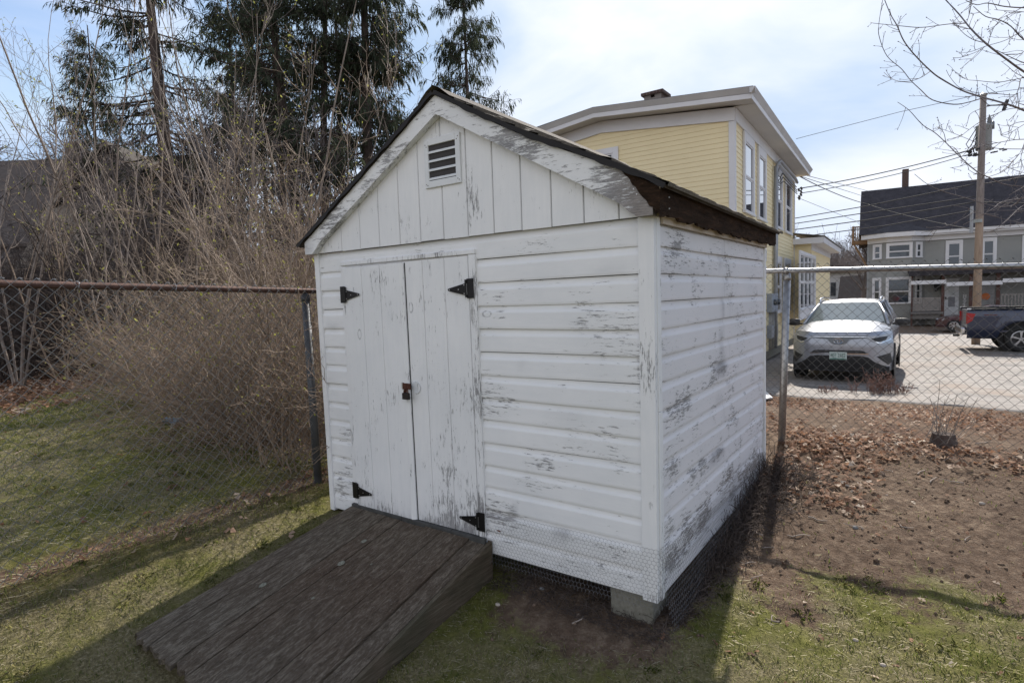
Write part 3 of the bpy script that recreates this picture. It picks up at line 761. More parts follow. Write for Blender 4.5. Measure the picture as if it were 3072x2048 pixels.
# right hand fence behind the shed, running along x
fy = 2.92
def rr(x): return 1.787-.030*(x-0)   # rail height
fR = thing('chain_link_fence', 'galvanised chain link fence with bright top rail between the yard and the driveway', 'fence', (1.0, fy, .25))
xA, xB = -2.85, 9.0
m = MB(); xs = np.linspace(xA, xB, 30); m.tube([(x, fy, rr(x)-.021) for x in xs], .0205, 12); m.build('top_rail', M_galv, fR, True)
for px in (.045, 3.15, 6.2):
    m = MB(); zb = g1(px, fy+.03)-.15
    m.tube([(px-.045, fy+.045, zb), (px, fy+.045, rr(px)-.10)], .0300, 14); m.build('post', M_galv, fR, True)
    m = MB(); m.lathe([(.032, 0), (.034, .02), (.032, .045), (.02, .07), (.012, .075)], (px, fy+.045, rr(px)-.10), 'z', 14); m.box((px-.012, fy+.0, rr(px)-.050), (px+.012, fy+.05, rr(px)-.028)); m.lathe([(.026, -.02), (.026, .02)], (px, fy, rr(px)-.021), 'x', 14)
    m.build('post_cap', M_galv, fR, True)
link_mesh((xA, fy-.024), (xB, fy-.024), lambda s: rr(xA+s)+.035, lambda s: g1(xA+s, fy)-.02, .0020).build('mesh', M_galvw, fR, True)
m = MB()
for i in range(14):
    x = -2.6+i*.68; a = np.linspace(0, 2*math.pi, 12); z = rr(x)-.021
    m = MB(); m.tube([(x+.003*math.sin(q*2), fy+.0235*math.cos(q), z+.0235*math.sin(q)) for q in a], .0019, 5)
    m.build('wire_tie', M_galv, fR, True)
# left hand fence running past the shed towards the camera, along y
fx = -2.86
def rl(y): return 1.735-.028*(y-.15)
fL = thing('chain_link_fence', 'old chain link fence with rusty brown top rail between the yard and the brush', 'fence', (fx, -1.0, .22))
yA, yB = -5.0, 2.9
m = MB(); ys = np.linspace(yA, yB, 26); m.tube([(fx+.004*math.sin(y*2), y, rl(y)-.021) for y in ys], .0205, 12); m.build('top_rail', M_rrail, fL, True)
for py in (.17, -2.95):
    m = MB(); zb = g1(fx+.04, py)-.15
    m.tube([(fx+.02, py, zb), (fx-.005, py, rl(py)-.09)], .030, 14); m.build('post', M_dpost, fL, True)
    m = MB(); m.lathe([(.032, 0), (.034, .02), (.030, .045), (.014, .07)], (fx-.005, py, rl(py)-.10), 'z', 14); m.build('post_cap', M_dpost, fL, True)
link_mesh((fx+.024, yA), (fx+.024, yB), lambda s: rl(yA+s)+.012, lambda s: g1(fx, yA+s)-.015, .0022).build('mesh', M_dullw, fL, True)
m = MB()
for i in range(11):
    y = -2.2+i*.46+.05*math.sin(i*5); a = np.linspace(0, 2*math.pi, 12); z = rl(y)-.021
    m = MB(); m.tube([(fx+.0245*math.cos(q), y+.004*math.sin(q*2), z+.0245*math.sin(q)) for q in a], .0024, 5)
    m.build('wire_tie', M_galv, fL, True)
# ------------------------------------------------------------------ shared house bits
M_wtrim = simple('white_trim', (.62, .62, .64), .55, 0, .05, 2)
M_glass = NT('window_glass', .04, .9); M_glass.base((.05, .06, .07)); M_glass.b.inputs['Metallic'].default_value = .35; M_glass = M_glass.m
M_dark = simple('dark_room', (.03, .03, .035), .8)
M_curtain = simple('grey_blind', (.22, .22, .24), .8)
class Frame:
    """local frame: a along the wall, d out of the wall, z up"""
    def __init__(s, O, a, d): s.O = np.array([O[0], O[1], 0.0]); s.a = np.array([a[0], a[1], 0.0]); s.d = np.array([d[0], d[1], 0.0])
    def __call__(s, a, d, z): return tuple(s.O+s.a*a+s.d*d+np.array([0, 0, z]))
    def pix(s, x, y, d=0.0):
        p = on_plane(x, y, s.O+s.d*d, s.d); q = p-s.O-s.d*d; return float(q @ s.a), float(p[2])
def window(fr, parent, a0, a1, z0, z1, trim=.10, d=.0, sash=True, head=.0, name='window', blind=0, mull=0, glass=None):
    """cased sash window as frame part with pane sub-part"""
    m = MB(); t = trim
    m.box((a0, d, z0), (a0+t, d+.045, z1), fr); m.box((a1-t, d, z0), (a1, d+.045, z1), fr)
    m.box((a0+t, d, z1-t-head), (a1-t, d+.048, z1+.0), fr); m.box((a0-.02, d, z0-.05), (a1+.02, d+.07, z0), fr); m.box((a0+t, d, z0+.001), (a1-t, d+.04, z0+.04), fr)
    zm = (z0+z1-t)/2; i0, i1 = a0+t, a1-t; zi = z1-t-head
    s_ = .035
    if sash:
        m.box((i0, d, zm-.02), (i1, d+.035, zm+.02), fr)
        for za, zb, dd in ((z0+.04, zm-.02, .022), (zm+.02, zi, .032)):
            m.box((i0, d, za), (i0+s_, d+dd, zb), fr); m.box((i1-s_, d, za), (i1, d+dd, zb), fr); m.box((i0+s_, d, zb-s_), (i1-s_, d+dd, zb), fr)
    for q in range(mull):
        a = i0+(i1-i0)*(q+1)/(mull+1); m.box((a-.03, d, z0+.04), (a+.03, d+.04, zi), fr)
    w = m.build(name, M_wtrim, parent)
    g = MB(); g.add([fr(i0, d+.012, z0+.04), fr(i1, d+.012, z0+.04), fr(i1, d+.012, zi), fr(i0, d+.012, zi)], [(0, 1, 2, 3)])
    g.build('pane', glass or M_glass, w)
    if blind:
        g = MB(); g.add([fr(i0+.02, d+.016, zi-blind*(zi-z0)), fr(i1-.02, d+.016, zi-blind*(zi-z0)), fr(i1-.02, d+.016, zi), fr(i0+.02, d+.016, zi)], [(0, 1, 2, 3)])
        g.build('blind', M_curtain, w)
    return w
def clapboards(fr, a_of_z, z0, ztop, ex, mat, parent, name='wall', dd=.012, base=0.0, holes=()):
    m = MB(); z = z0
    while z < ztop:
        z1 = z+ex; a0, a1 = a_of_z(z+ex*.5)
        if a1-a0 > .05:
            P = np.array([[fr(a, base+d, zz) for a in (a0, (a0+a1)/2, a1)] for zz, d in ((z, 0), (z+.002, dd), (z1, .002))]); m.grid(P)
        z = z1
    return m.build(name, mat, parent)

# ------------------------------------------------------------------ yellow house
k = NT('yellow_vinyl', .6, .25); v = k.map(); k.base(k.ramp(k.noise(v, .8, 5), [(.3, (.74, .635, .40)), (.7, (.80, .69, .445))])); M_yel = k.m
M_trimg = simple('pale_fascia', (.50, .50, .51), .6, 0, .08, 2)
M_soff = simple('vinyl_soffit', (.55, .54, .52), .7, 0, .05, 2)
C0 = (-2.45, 10.92); es = np.array([-.038, .99928]); eg = np.array([-.99928, -.038])
YH = thing('yellow_house', 'two storey pale yellow clapboard house with white trim behind the shed', 'house', (C0[0]-3, C0[1]+4, -.3))
G = Frame(C0, eg, -es)        # gable wall facing the camera
S = Frame(C0, es, -eg)        # long side wall facing the driveway
ZS = 5.31; SW = 9.3; HW = 3.13; GW = 7.4
def gpro(a): return (.30*a/HW if a < HW else .30-.52*(a-HW)/(GW-HW)*1.0)
def a_of_z(z):
    lim = z-ZS-.22
    if lim <= -.0: return (.10, GW-.02)
    if lim > .29: return (0, 0)
    return (lim/.30*HW, HW+(GW-HW)*(.30-lim)/.52)
clapboards(G, a_of_z, -.30, 5.64, .1105, M_yel, YH)
clapboards(S, lambda z: (.10, SW-.10), -.15, 5.31, .1105, M_yel, YH)
m = MB(); m.box((.001, -.02, -.3), (GW, -.001, 5.30), G); m.box((.001, -.02, -.3), (SW, -.001, 5.30), S); m.build('backing_wall', M_yel, YH)
m = MB(); m.box((-.0, -GW, -.3), (SW, -GW+.02, 5.2), S); m.box((SW-.02, -GW, -.3), (SW, -.03, 5.4), S); m.build('rear_wall', M_yel, YH)
m = MB(); m.box((-.0, -.12, -.35), (SW, .02, -.12), S); m.build('foundation', M_conc, YH)
m = MB(); m.box((-.030, .0, -.2), (.098, .035, ZS), G); m.box((.001, .0, -.2), (.098, .034, ZS), S); m.build('corner_board', M_wtrim, YH)
m = MB(); m.box((SW-.10, 0, -.2), (SW+.0, .034, ZS), S); m.build('corner_board', M_wtrim, YH)
# frieze boards
m = MB()
for a0, a1 in ((-.03, HW), (HW, GW)):
    m.hexa([G(a0, .0, ZS+gpro(max(a0, 0))), G(a1, .0, ZS+gpro(a1)), G(a1, .05, ZS+gpro(a1)), G(a0, .05, ZS+gpro(max(a0, 0))), G(a0, .0, ZS+.28+gpro(max(a0, 0))), G(a1, .0, ZS+.28+gpro(a1)), G(a1, .05, ZS+.28+gpro(a1)), G(a0, .05, ZS+.28+gpro(max(a0, 0)))])
m.box((.0, .0, ZS), (SW, .05, ZS+.28), S); m.build('frieze', M_wtrim, YH)
# eaves: soffit, fascia and crown on both visible sides
OV = .46
m = MB()
def sl(a0, a1, d0, d1, z0, z1):
    m.hexa([G(a0, d0, z0+gpro(max(a0, 0))), G(a1, d0, z0+gpro(a1)), G(a1, d1, z0+gpro(a1)), G(a0, d1, z0+gpro(max(a0, 0))), G(a0, d0, z1+gpro(max(a0, 0))), G(a1, d0, z1+gpro(a1)), G(a1, d1, z1+gpro(a1)), G(a0, d1, z1+gpro(max(a0, 0)))])
ZF = 5.60
for a0, a1 in ((-OV+.02, HW), (HW, GW+OV)): sl(a0, a1, .0, OV-.02, ZF, ZF+.02)
m.box((-.0, .0, ZF+.001), (SW+OV, OV-.02, ZF+.021), S); m.build('soffit', M_soff, YH)
m = MB()
for a0, a1 in ((-OV, HW), (HW, GW+OV)): sl(a0, a1, OV-.02, OV, ZF-.02, ZF+.08); 
m.box((-OV, OV-.02, ZF-.021), (SW+OV, OV+.001, ZF+.08), S); m.build('fascia', M_wtrim, YH)
m = MB()
def crown(a0, a1, fr_, g):
    q = lambda a: g(max(a, 0))
    m.hexa([fr_(a0+(.0 if a0 > 0 else .0), OV-.03, ZF+.08+q(a0)), fr_(a1, OV-.03, ZF+.08+q(a1)), fr_(a1, OV+.005, ZF+.08+q(a1)), fr_(a0, OV+.005, ZF+.08+q(a0)),
            fr_(a0, OV-.03, ZF+.19+q(a0)), fr_(a1, OV-.03, ZF+.19+q(a1)), fr_(a1, OV+.085, ZF+.19+q(a1)), fr_(a0, OV+.085, ZF+.19+q(a0))])
crown(-OV-.08, HW, G, gpro); crown(HW, GW+OV, G, gpro); crown(-OV-.08, SW+OV, S, lambda a: 0)
m.build('gutter', M_trimg, YH)
m = MB(); m.hexa([(*C0, 5.7)]*0 or [G(-OV-.03, OV+.03, ZF+.192), G(HW, OV+.03, ZF+.192+.30), G(HW, -SW-OV, ZF+.192+.30), G(-OV-.03, -SW-OV, ZF+.192), G(-OV-.03, OV+.03, ZF+.22), G(HW, OV+.03, ZF+.52), G(HW, -SW-OV, ZF+.52), G(-OV-.03, -SW-OV, ZF+.22)])
m.hexa([G(HW, OV+.03, ZF+.192+.30), G(GW+OV, OV+.03, ZF+.192-.22), G(GW+OV, -SW-OV, ZF+.192-.22), G(HW, -SW-OV, ZF+.192+.30), G(HW, OV+.03, ZF+.52), G(GW+OV, OV+.03, ZF+.0), G(GW+OV, -SW-OV, ZF+.0), G(HW, -SW-OV, ZF+.52)])
rf = m.build('roof', simple('yellow_house_roof', (.12, .12, .12), .9), YH)
# chimney with a slab cap
m = MB(); k = NT('brick', .9, .15); br = k.n('ShaderNodeTexBrick'); k.l(k.map((1, 1, 1)), br.inputs[0]); br.inputs['Color1'].default_value = (.075, .05, .045, 1); br.inputs['Color2'].default_value = (.10, .07, .06, 1); br.inputs['Mortar'].default_value = (.2, .18, .17, 1); br.inputs['Scale'].default_value = 5; k.base(br.outputs[0]); M_brick = k.m
p = at(1968, 300, 17.0); cx, cy = p[0], p[1]
ct = at(1968, 283, 17.0)[2]; m.box((cx-.26, cy-.26, 5.6), (cx-.06, cy+.26, ct-.08)); m.box((cx+.06, cy-.26, 5.6), (cx+.26, cy+.26, ct-.08)); m.box((cx-.06, cy-.26, 5.6), (cx+.06, cy+.26, ct-.16)); m.box((cx-.33, cy-.33, ct-.08), (cx+.33, cy+.33, ct))
m.build('chimney', M_brick, rf)
# windows of the gable end and side wall
a1_, zt_ = G.pix(1856, 440); window(G, YH, a1_, a1_+1.0, zt_-1.45, zt_, .14, .012)
def sidewin(px0, px1, y_top, y_bot, **kw):
    a0, zt = S.pix(px0, y_top); a1, _ = S.pix(px1, y_top); am = (a0+a1)/2
    _, z1 = S.pix((px0+px1)/2, y_top); _, z0 = S.pix((px0+px1)/2, y_bot)
    return a0, a1, z0, z1
lit = NT('sky_glass', .02, 1.0); lit.base((.35, .38, .42)); lit.b.inputs['Metallic'].default_value = .9; lit = lit.m
ZW0 = 3.6
for (p0, p1, yt, yb, bl) in ((2226, 2257.5, 395, 638, 0), (2269.5, 2294, 441, 666, 0), (2325.5, 2343.5, 510, 712, 0), (2352.5, 2372, 540, 716, 0)):
    a0, a1, z0, z1 = sidewin(p0, p1, yt, yb)
    window(S, YH, a0, a1, max(z0, 3.3) if p0 < 2240 else ZW0, 5.29, .15, .012, head=.06, glass=lit); ZW0 = z0 if p0 < 2240 else ZW0
for (p0, p1) in ((2323, 2341), (2349, 2368)):
    a0, _ = S.pix(p0, 850); a1, _ = S.pix(p1, 850); window(S, YH, a0, a1, .95, 2.62, .14, .012, head=.05, glass=lit)
# electrical service: conduit down the wall, meters, boxes
M_cond = simple('grey_conduit', (.30, .31, .33), .5, .2)
M_cable = simple('black_cable', (.03, .03, .032), .6)
ac, _ = S.pix(2317, 700)
m = MB(); m.tube([S(ac, .09, -.1), S(ac, .09, 5.15)], .055, 10); 
m.build('downpipe', M_cond, YH, True)
m = MB(); m.tube([S(ac+.02, .09, 4.95), S(ac+.06, .12, 5.22), S(ac+.35, .16, 5.36), S(ac+3.6, .16, 5.32), S(ac+4.1, .14, 5.28)], .045, 8); m.tube([S(ac+.3, .10, 1.0), S(ac+.3, .10, 5.0), S(ac+.45, .12, 5.18), S(ac+4.0, .12, 5.12)], .022, 6)
m.build('service_conduit', M_cond, YH, True)
m = MB()
for q in range(3): m.tube([S(ac+.10+.06*q, .06, .9), S(ac+.12+.05*q, .07, 4.6), S(ac+.5+.1*q, .2, 5.02-.1*q), S(ac+4.0, .15, 5.0-.06*q)], .014, 5)
m.build('service_cable', M_cable, YH, True)
am, zm = S.pix(2296, 903); an_, zn = S.pix(2330, 943)
p = S.pix(2315, 920)
M_box = simple('meter_grey', (.27, .30, .35), .5, .2)
for q in range(2):
    m = MB(); a = ac-.95+q*.52; m.box((a, .0, .98), (a+.46, .16, 1.5), S); mt = m.build('meter_box', M_box, YH, bevel=.01)
    m = MB(); c_ = S(a+.23, .16, 1.26); 
    for s_ in range(1): m.lathe([(.085, 0), (.085, -.05), (.07, -.09)], c_, 'x', 16)
    m.v[-1] = m.v[-1]*np.array([-1, 1, 1])+np.array([2*c_[0], 0, 0]); m.build('meter_dial', M_glass, mt)
for q in range(4):
    m = MB(); a = ac-.85+q*.26; m.tube([S(a, .06, -.1), S(a, .06, .98)], .02, 6); m.build('pipe', M_cond, YH, True)
m = MB(); m.box((ac-.9, .0, .25), (ac-.5, .13, .60), S); m.box((ac+.0, .0, .22), (ac+.24, .12, .6), S); m.build('junction_box', M_box, YH)
# one storey wing beyond
WX = .55; W0 = SW; W1 = SW+7.2
Wf = Frame(S(0, WX, 0)[:2], es, -eg); We = Frame(S(W0, 0, 0)[:2], -eg, -es)
clapboards(Wf, lambda z: (W0, W1), -.3, 3.2, .1105, M_yel, YH, 'wing_wall'); clapboards(We, lambda z: (0.0, WX), -.3, 3.2, .1105, M_yel, YH, 'wing_wall')
m = MB(); m.box((W0-.28, -.6, 3.18), (W1+.3, .40, 3.22), Wf); m.box((W0-.28, .38, 3.16), (W1+.3, .42, 3.36), Wf); m.box((W0-.30, -.6, 3.16), (W0-.26, .42, 3.36), Wf); m.box((W0, .0, 2.95), (W1, .03, 3.18), Wf)
m.build('wing_eave', M_wtrim, YH)
m = MB(); m.hexa([Wf(W0-.32, .45, 3.37), Wf(W1+.3, .45, 3.37), Wf(W1+.3, -.6, 3.55), Wf(W0-.32, -.6, 3.55), Wf(W0-.32, .45, 3.40), Wf(W1+.3, .45, 3.40), Wf(W1+.3, -.6, 3.58), Wf(W0-.32, -.6, 3.58)]); m.build('wing_roof', M_shing, YH)
a0, z1 = Wf.pix(2395, 775); a1, _ = Wf.pix(2443, 775); a1 = min(a1, W1-.3)
window(Wf, YH, a0, a1, .98, 2.78, .10, .012, mull=3, glass=lit)
m = MB(); m.box((a0, .012, .65), (a1, .05, .92), Wf); m.build('panel', M_wtrim, YH)

# ------------------------------------------------------------------ grey house across the street
k = NT('grey_clapboard', .7, .25); v = k.map(); k.base(k.ramp(k.noise(v, .6, 5), [(.3, (.235, .24, .235)), (.7, (.29, .295, .285))])); M_grey = k.m
k = NT('black_shingle', .8, .35); v = k.map(); k.base(k.ramp(k.noise(v, 3, 7, .75), [(.35, (.022, .020, .024)), (.65, (.050, .045, .052))])); k.bump(k.noise(v, 9, 5), .6, .03); M_blk = k.m
M_brown = simple('brown_post', (.075, .035, .028), .7)
M_wood = simple('new_deck_wood', (.30, .19, .11), .75, 0, .2)
G0 = (-1.95, 41.3); ga = np.array([.9962, .0872]); gd = np.array([.0872, -.9962])
H = Frame(G0, ga, gd)
GH = thing('grey_house', 'long grey clapboard house with steep black roof, bay window and porches', 'house', (G0[0]+6, G0[1]+3, -.45))
ZG = -.85
def pz(x, y, d=0): return H.pix(x, y, d)
LEN = 17.0
_, ze = pz(2930, 698)
ZE = ze
clapboards(H, lambda z: (0, LEN), ZG, ZE-.25, .13, M_grey, GH)
m = MB(); m.box((0.001, -7, ZG), (LEN, -.002, ZE), H); m.build('house_core', M_grey, GH)
# bay, two storeys
b0, _ = pz(2606, 780); b3, _ = pz(2775, 780); b1 = b0+.95; b2 = b3-.75; BD = .85
def bayface(p, q, z0, z1):
    P = [H(p[0], p[1], 0), H(q[0], q[1], 0)]; d = np.array(P[1])-np.array(P[0]); L = np.linalg.norm(d); d /= L
    return Frame(P[0][:2], d[:2], (d[1], -d[0])), L
for z0, z1, nm in ((ZG, ZE-.25, 'bay_wall'),):
    for p, q, wd in (((b0, 0), (b1, BD), .62), ((b1, BD), (b2, BD), 1.35), ((b2, BD), (b3, 0), .55)):
        fr_, L = bayface(p, q, z0, z1)
        clapboards(fr_, lambda z: (0, L), z0, z1, .13, M_grey, GH, nm)
        window(fr_, GH, L/2-wd/2, L/2+wd/2, 3.35, ZE-.35, .13, .013)
        window(fr_, GH, L/2-wd/2, L/2+wd/2, .55, 2.15, .13, .013)
m = MB(); m.prism([H(b0, 0, 2.62), H(b1, BD+.06, 2.62), H(b2, BD+.06, 2.62), H(b3, 0, 2.62)], (0, 0, .14)); m.build('bay_band', simple('grey_trim', (.42, .42, .42), .6), GH)
# cornice
m = MB()
m.box((b3-.2, 0, ZE-.28), (LEN, .12, ZE), H); m.box((b3-.2, .0, ZE), (LEN, .45, ZE+.10), H); m.box((b3-.2, .40, ZE+.10), (LEN, .55, ZE+.28), H)
m.prism([H(-.1, 0, ZE-.28), H(b0, .1, ZE-.28), H(b1, BD+.10, ZE-.28), H(b2, BD+.10, ZE-.28), H(b3, .1, ZE-.28)], (0, 0, .28))
m.prism([H(-.45, -.1, ZE), H(-.45, .40, ZE), H(b1-.1, BD+.5, ZE), H(b2+.1, BD+.5, ZE), H(b3+.35, .46, ZE), H(b3+.3, -.1, ZE)], (0, 0, .27))
m.build('cornice', M_wtrim, GH)
_, zr = pz(2598, 573, -2.6); ZR = zr
m = MB()
m.add([H(-.55, .60, ZE+.30), H(LEN+.5, .60, ZE+.30), H(LEN+.5, -2.6, ZR), H(-.45, -2.6, ZR), H(LEN+.5, -9, ZR-.4), H(-.45, -9, ZR-.4), H(-.5, -9, ZE), H(LEN+.5, -9, ZE)], [(0, 1, 2, 3), (3, 2, 4, 5), (0, 3, 5, 6), (1, 7, 4, 2), (6, 5, 4, 7)])
m.add([H(-.55, .46, ZE+.272), H(b1-.1, BD+.52, ZE+.272), H(b2+.1, BD+.52, ZE+.272), H(b3+.4, .58, ZE+.272), H(b2-.4, -.2, ZE+1.0), H(b1+.4, -.2, ZE+1.0)], [(0, 1, 5), (1, 2, 4, 5), (2, 3, 4)])
gr_ = m.build('roof', M_blk, GH)
ca, cz = pz(2708, 508, -3.4); cb, _ = pz(2727, 508, -3.4)
m = MB(); m.box((ca, -4.0, ZR-.5), (cb, -3.4, cz), H); m.build('chimney', M_brick, gr_)
# upper windows
for p0, p1, yt, yb in ((2837, 2889, 722, 792), (2943, 2991, 714, 790), (3067, 3115, 706, 784)):
    a0, zt = pz(p0, yt); a1, _ = pz(p1, yt); window(H, GH, a0, a1, zt-1.75, zt, .14, .013, head=.05)
# porches
pf = 1.9
pa, zp0 = pz(2733, 846, pf)
m = MB()
_, zpt = pz(2830, 815, 0)
m.hexa([H(pa-.1, 0, 2.55), H(LEN, 0, 2.55), H(LEN, pf+.25, 2.15), H(pa-.1, pf+.25, 2.15), H(pa+.6, 0, zpt), H(LEN, 0, zpt), H(LEN, pf+.25, 2.45), H(pa-.1, pf+.25, 2.45)])
m.build('porch_roof', M_blk, GH)
m = MB(); 
for p0, p1, y_ in ((2733, 2839, 848), (2839.5, 3008, 852), (3008.5, 3200, 841)):
    a0, z_ = pz(p0, y_, pf+.27); a1, _ = pz(p1, y_, pf+.27); m.box((a0, pf+.25, z_-.12), (a1, pf+.29, z_+.10), H)
m.build('porch_fascia', M_wtrim, GH)
for p0, p1 in ((2733.5, 2738), (2824, 2833), (2907, 2917), (2988, 3000)):
    a0, _ = pz(p0, 900, pf); a1, _ = pz(p1, 900, pf); m = MB(); m.box((a0, pf-.12, ZG), (a1, pf+.0, 2.2), H); m.build('porch_post', M_brown, GH)
a0, _ = pz(2738, 930, pf); a1, _ = pz(2824, 930, pf)
m = MB(); m.box((a0-.1, 0, -.1), (a1+.1, pf+.05, .02), H); m.box((a0-.05, .3, -.4), (a1+.05, pf-.1, -.1), H); m.build('porch_floor', simple('porch_grey', (.16, .15, .145), .8), GH)
m = MB(); m.box((a0, pf-.08, .80), (a1, pf-.03, .86), H); m.box((a0, pf-.08, .08), (a1, pf-.03, .13), H)
for i in range(20):
    a = a0+.05+(a1-a0-.1)*i/19; m.box((a-.022, pf-.075, .13), (a+.022, pf-.035, .80), H)
M_rail = simple('porch_rail', (.26, .235, .22), .8); m.build('railing', M_rail, GH)
a0, _ = pz(3001, 930, pf); a1 = a0+2.6
m = MB(); m.box((a0-.1, 0, -.1), (a1+.1, pf+.05, .02), H); m.build('porch_floor', bpy.data.materials['porch_grey'], GH)
m = MB(); m.box((a0, pf-.08, .90), (a1, pf-.03, .96), H); m.box((a0, pf-.08, .08), (a1, pf-.03, .13), H)
for i in range(18):
    a = a0+.05+(a1-a0-.1)*i/17; m.box((a-.022, pf-.075, .13), (a+.022, pf-.035, .90), H)
m.build('railing', M_rail, GH)
# recessed window on the first porch and a wall lantern
a0, z1 = pz(2741, 862, .1); a1, _ = pz(2762, 862, .1); window(H, GH, a0, a1, .35, 2.0, .10, .013)
a0, z1 = pz(2802, 870, .2); m = MB(); m.box((a0, .05, 1.35), (a0+.28, .22, 1.72), H); m.box((a0+.06, .05, 1.2), (a0+.22, .17, 1.35), H); m.build('lantern', M_black, GH)
# doors
M_sdoor = simple('storm_door', (.55, .56, .58), .5); M_gdoor = simple('pale_grey_door', (.30, .30, .31), .6)
a0, z1 = pz(2834, 858, .4); a1, _ = pz(2877, 858, .4)
m = MB(); m.box((a0, .35, -.42), (a1, .42, 1.95), H); d1 = m.build('door', M_sdoor, GH)
m = MB(); m.box((a0+.18, .42, .95), (a1-.18, .424, 1.75), H); m.build('door_glass', simple('bright_glass', (.45, .47, .48), .3), d1)
m = MB(); m.box((a0+.18, .42, .25), (a1-.18, .424, .85), H); m.build('door_panel', M_curtain, d1)
m = MB(); m.box((a0+.03, .42, .72), (a0+.09, .47, .86), H); m.build('handle', M_black, d1)
m = MB(); m.box((a0-.15, -.0, -.45), (a1+1.7, .35, 2.2), H); m.build('entry_wall', M_grey, GH)
a0, _ = pz(2945, 860, .4); a1, _ = pz(2984, 860, .4)
m = MB(); m.box((a0, .35, -.42), (a1, .42, 2.0), H); d2 = m.build('door', M_gdoor, GH)
c_ = pz(2957, 889, .43); m = MB(); n = 20
m.prism([H(c_[0]+.20*math.cos(t), .425, c_[1]+.20*math.sin(t)) for t in np.arange(n)*2*math.pi/n], tuple(H.d*.02)); m.build('wreath', simple('orange_disc', (.60, .18, .06), .7), d2, label='round orange door decoration')
m = MB(); m.box((a0-.2, .0, -.45), (a1+.2, .35, 2.2), H); m.build('entry_wall', M_grey, GH)
# vertical name board on the wall beside the first door
a0, z1 = pz(2890, 883, .5); a1, z0 = pz(2899, 922, .5)
m = MB(); m.box((a0, .36, z0), (a1, .39, z1), H); sgn = m.build('wall_sign', simple('sign_white', (.55, .55, .56), .6), GH)
def text3d(txt, size, origin, right, up, mat, parent, depth=.003, name='lettering', shear=1.0):
    cu = bpy.data.curves.new('t', 'FONT'); cu.body = txt; cu.size = size; cu.extrude = depth; cu.align_x = 'CENTER'; cu.align_y = 'CENTER'
    o = bpy.data.objects.new('t', cu); COL.objects.link(o); bpy.context.view_layer.update()
    dg = bpy.context.evaluated_depsgraph_get(); me = bpy.data.meshes.new_from_object(o.evaluated_get(dg)); bpy.data.objects.remove(o)
    r_ = np.array(right, float); u_ = np.array(up, float); nn_ = np.cross(r_, u_); off = np.array(origin)-wloc(parent)
    for vt in me.vertices:
        c = vt.co; p = off+r_*c[0]*shear+u_*c[1]+nn_*c[2]; vt.co = p
    me.materials.clear(); me.materials.append(mat); ob = bpy.data.objects.new(name, me); COL.objects.link(ob); ob.parent = parent; return ob
for i, ch in enumerate('2OOU'):
    zc = z1-(z1-z0)*(i+.5)/4; text3d(ch, (z1-z0)/4*1.15, H((a0+a1)/2, .392, zc), H.a, (0, 0, 1), M_black, sgn)
# timber balcony on the left end
a0, z1 = pz(2556, 682, -1.2); _, zf = pz(2556, 727, -1.2)
m = MB(); m.box((a0, -2.6, zf-.12), (0, -1.2, zf+.06), H); m.build('balcony_floor', M_wood, GH)
m = MB(); m.box((a0, -1.25, z1-.05), (0, -1.15, z1+.03), H); m.box((a0, -1.25, zf+.06), (a0+.12, -1.13, z1+.05), H); m.box((a0, -2.6, zf+.06), (a0+.12, -2.48, z1+.05), H); m.box((a0, -2.6, z1-.05), (a0+.08, -1.2, z1+.02), H)
for i in range(9): m.box((a0+.1+(0-a0-.12)*i/9, -1.22, zf+.06), (a0+.14+(0-a0-.12)*i/9, -1.18, z1-.05), H)
m.build('balcony_railing', M_wood, GH)
m = MB(); m.tube([H(a0+.1, -1.3, zf-.1), H(-.02, -1.3, zf-1.75)], .06, 4); m.build('brace', M_wood, GH)

# ------------------------------------------------------------------ other far buildings
def plain_house(nm, label, cx, cy, w, d, zb, ze, zr, rot, wall, roof, wins=(), axis='x', loc=None):
    t = thing(nm, label, 'house', (cx, cy, zb)); ca_, sa_ = math.cos(rot), math.sin(rot)
    f = Frame((cx, cy), (ca_, sa_), (sa_, -ca_))
    m = MB(); m.box((-w/2, -d/2, zb), (w/2, d/2, ze), f)
    if axis == 'y':
        m.prism([f(-w/2, d/2, ze), f(w/2, d/2, ze), f(0, d/2, zr)], tuple(-f.d*d))
    else: m.prism([f(-w/2, -d/2, ze), f(-w/2, d/2, ze), f(-w/2, 0, zr)], tuple(f.a*w))
    m.build('wall', wall, t); m = MB(); o = .35
    if axis == 'y':
        for s in (-1, 1):
            k_ = (zr-ze)/(w/2); m.hexa([f(s*(w/2+o), -d/2-o, ze-o*k_), f(0, -d/2-o, zr), f(0, d/2+o, zr), f(s*(w/2+o), d/2+o, ze-o*k_), f(s*(w/2+o), -d/2-o, ze-o*k_+.15), f(0, -d/2-o, zr+.15), f(0, d/2+o, zr+.15), f(s*(w/2+o), d/2+o, ze-o*k_+.15)])
    else:
        for s in (-1, 1):
            k_ = (zr-ze)/(d/2); m.hexa([f(-w/2-o, s*(d/2+o), ze-o*k_), f(w/2+o, s*(d/2+o), ze-o*k_), f(w/2+o, 0, zr), f(-w/2-o, 0, zr), f(-w/2-o, s*(d/2+o), ze-o*k_+.15), f(w/2+o, s*(d/2+o), ze-o*k_+.15), f(w/2+o, 0, zr+.15), f(-w/2-o, 0, zr+.15)])
    r_ = m.build('roof', roof, t)
    for (a, z0, z1, ww) in wins: window(Frame(f(0, d/2, 0)[:2], f.a[:2], f.d[:2]), t, a-ww/2, a+ww/2, z0, z1, .10, .01)
    return t, f, r_
M_whw = simple('white_clapboard', (.50, .50, .51), .7, 0, .06, 1); M_brroof = simple('brown_roof', (.10, .082, .072), .9, 0, .15, 4); M_gwall = simple('grey_brown_wall', (.15, .13, .12), .9, 0, .2, 2)
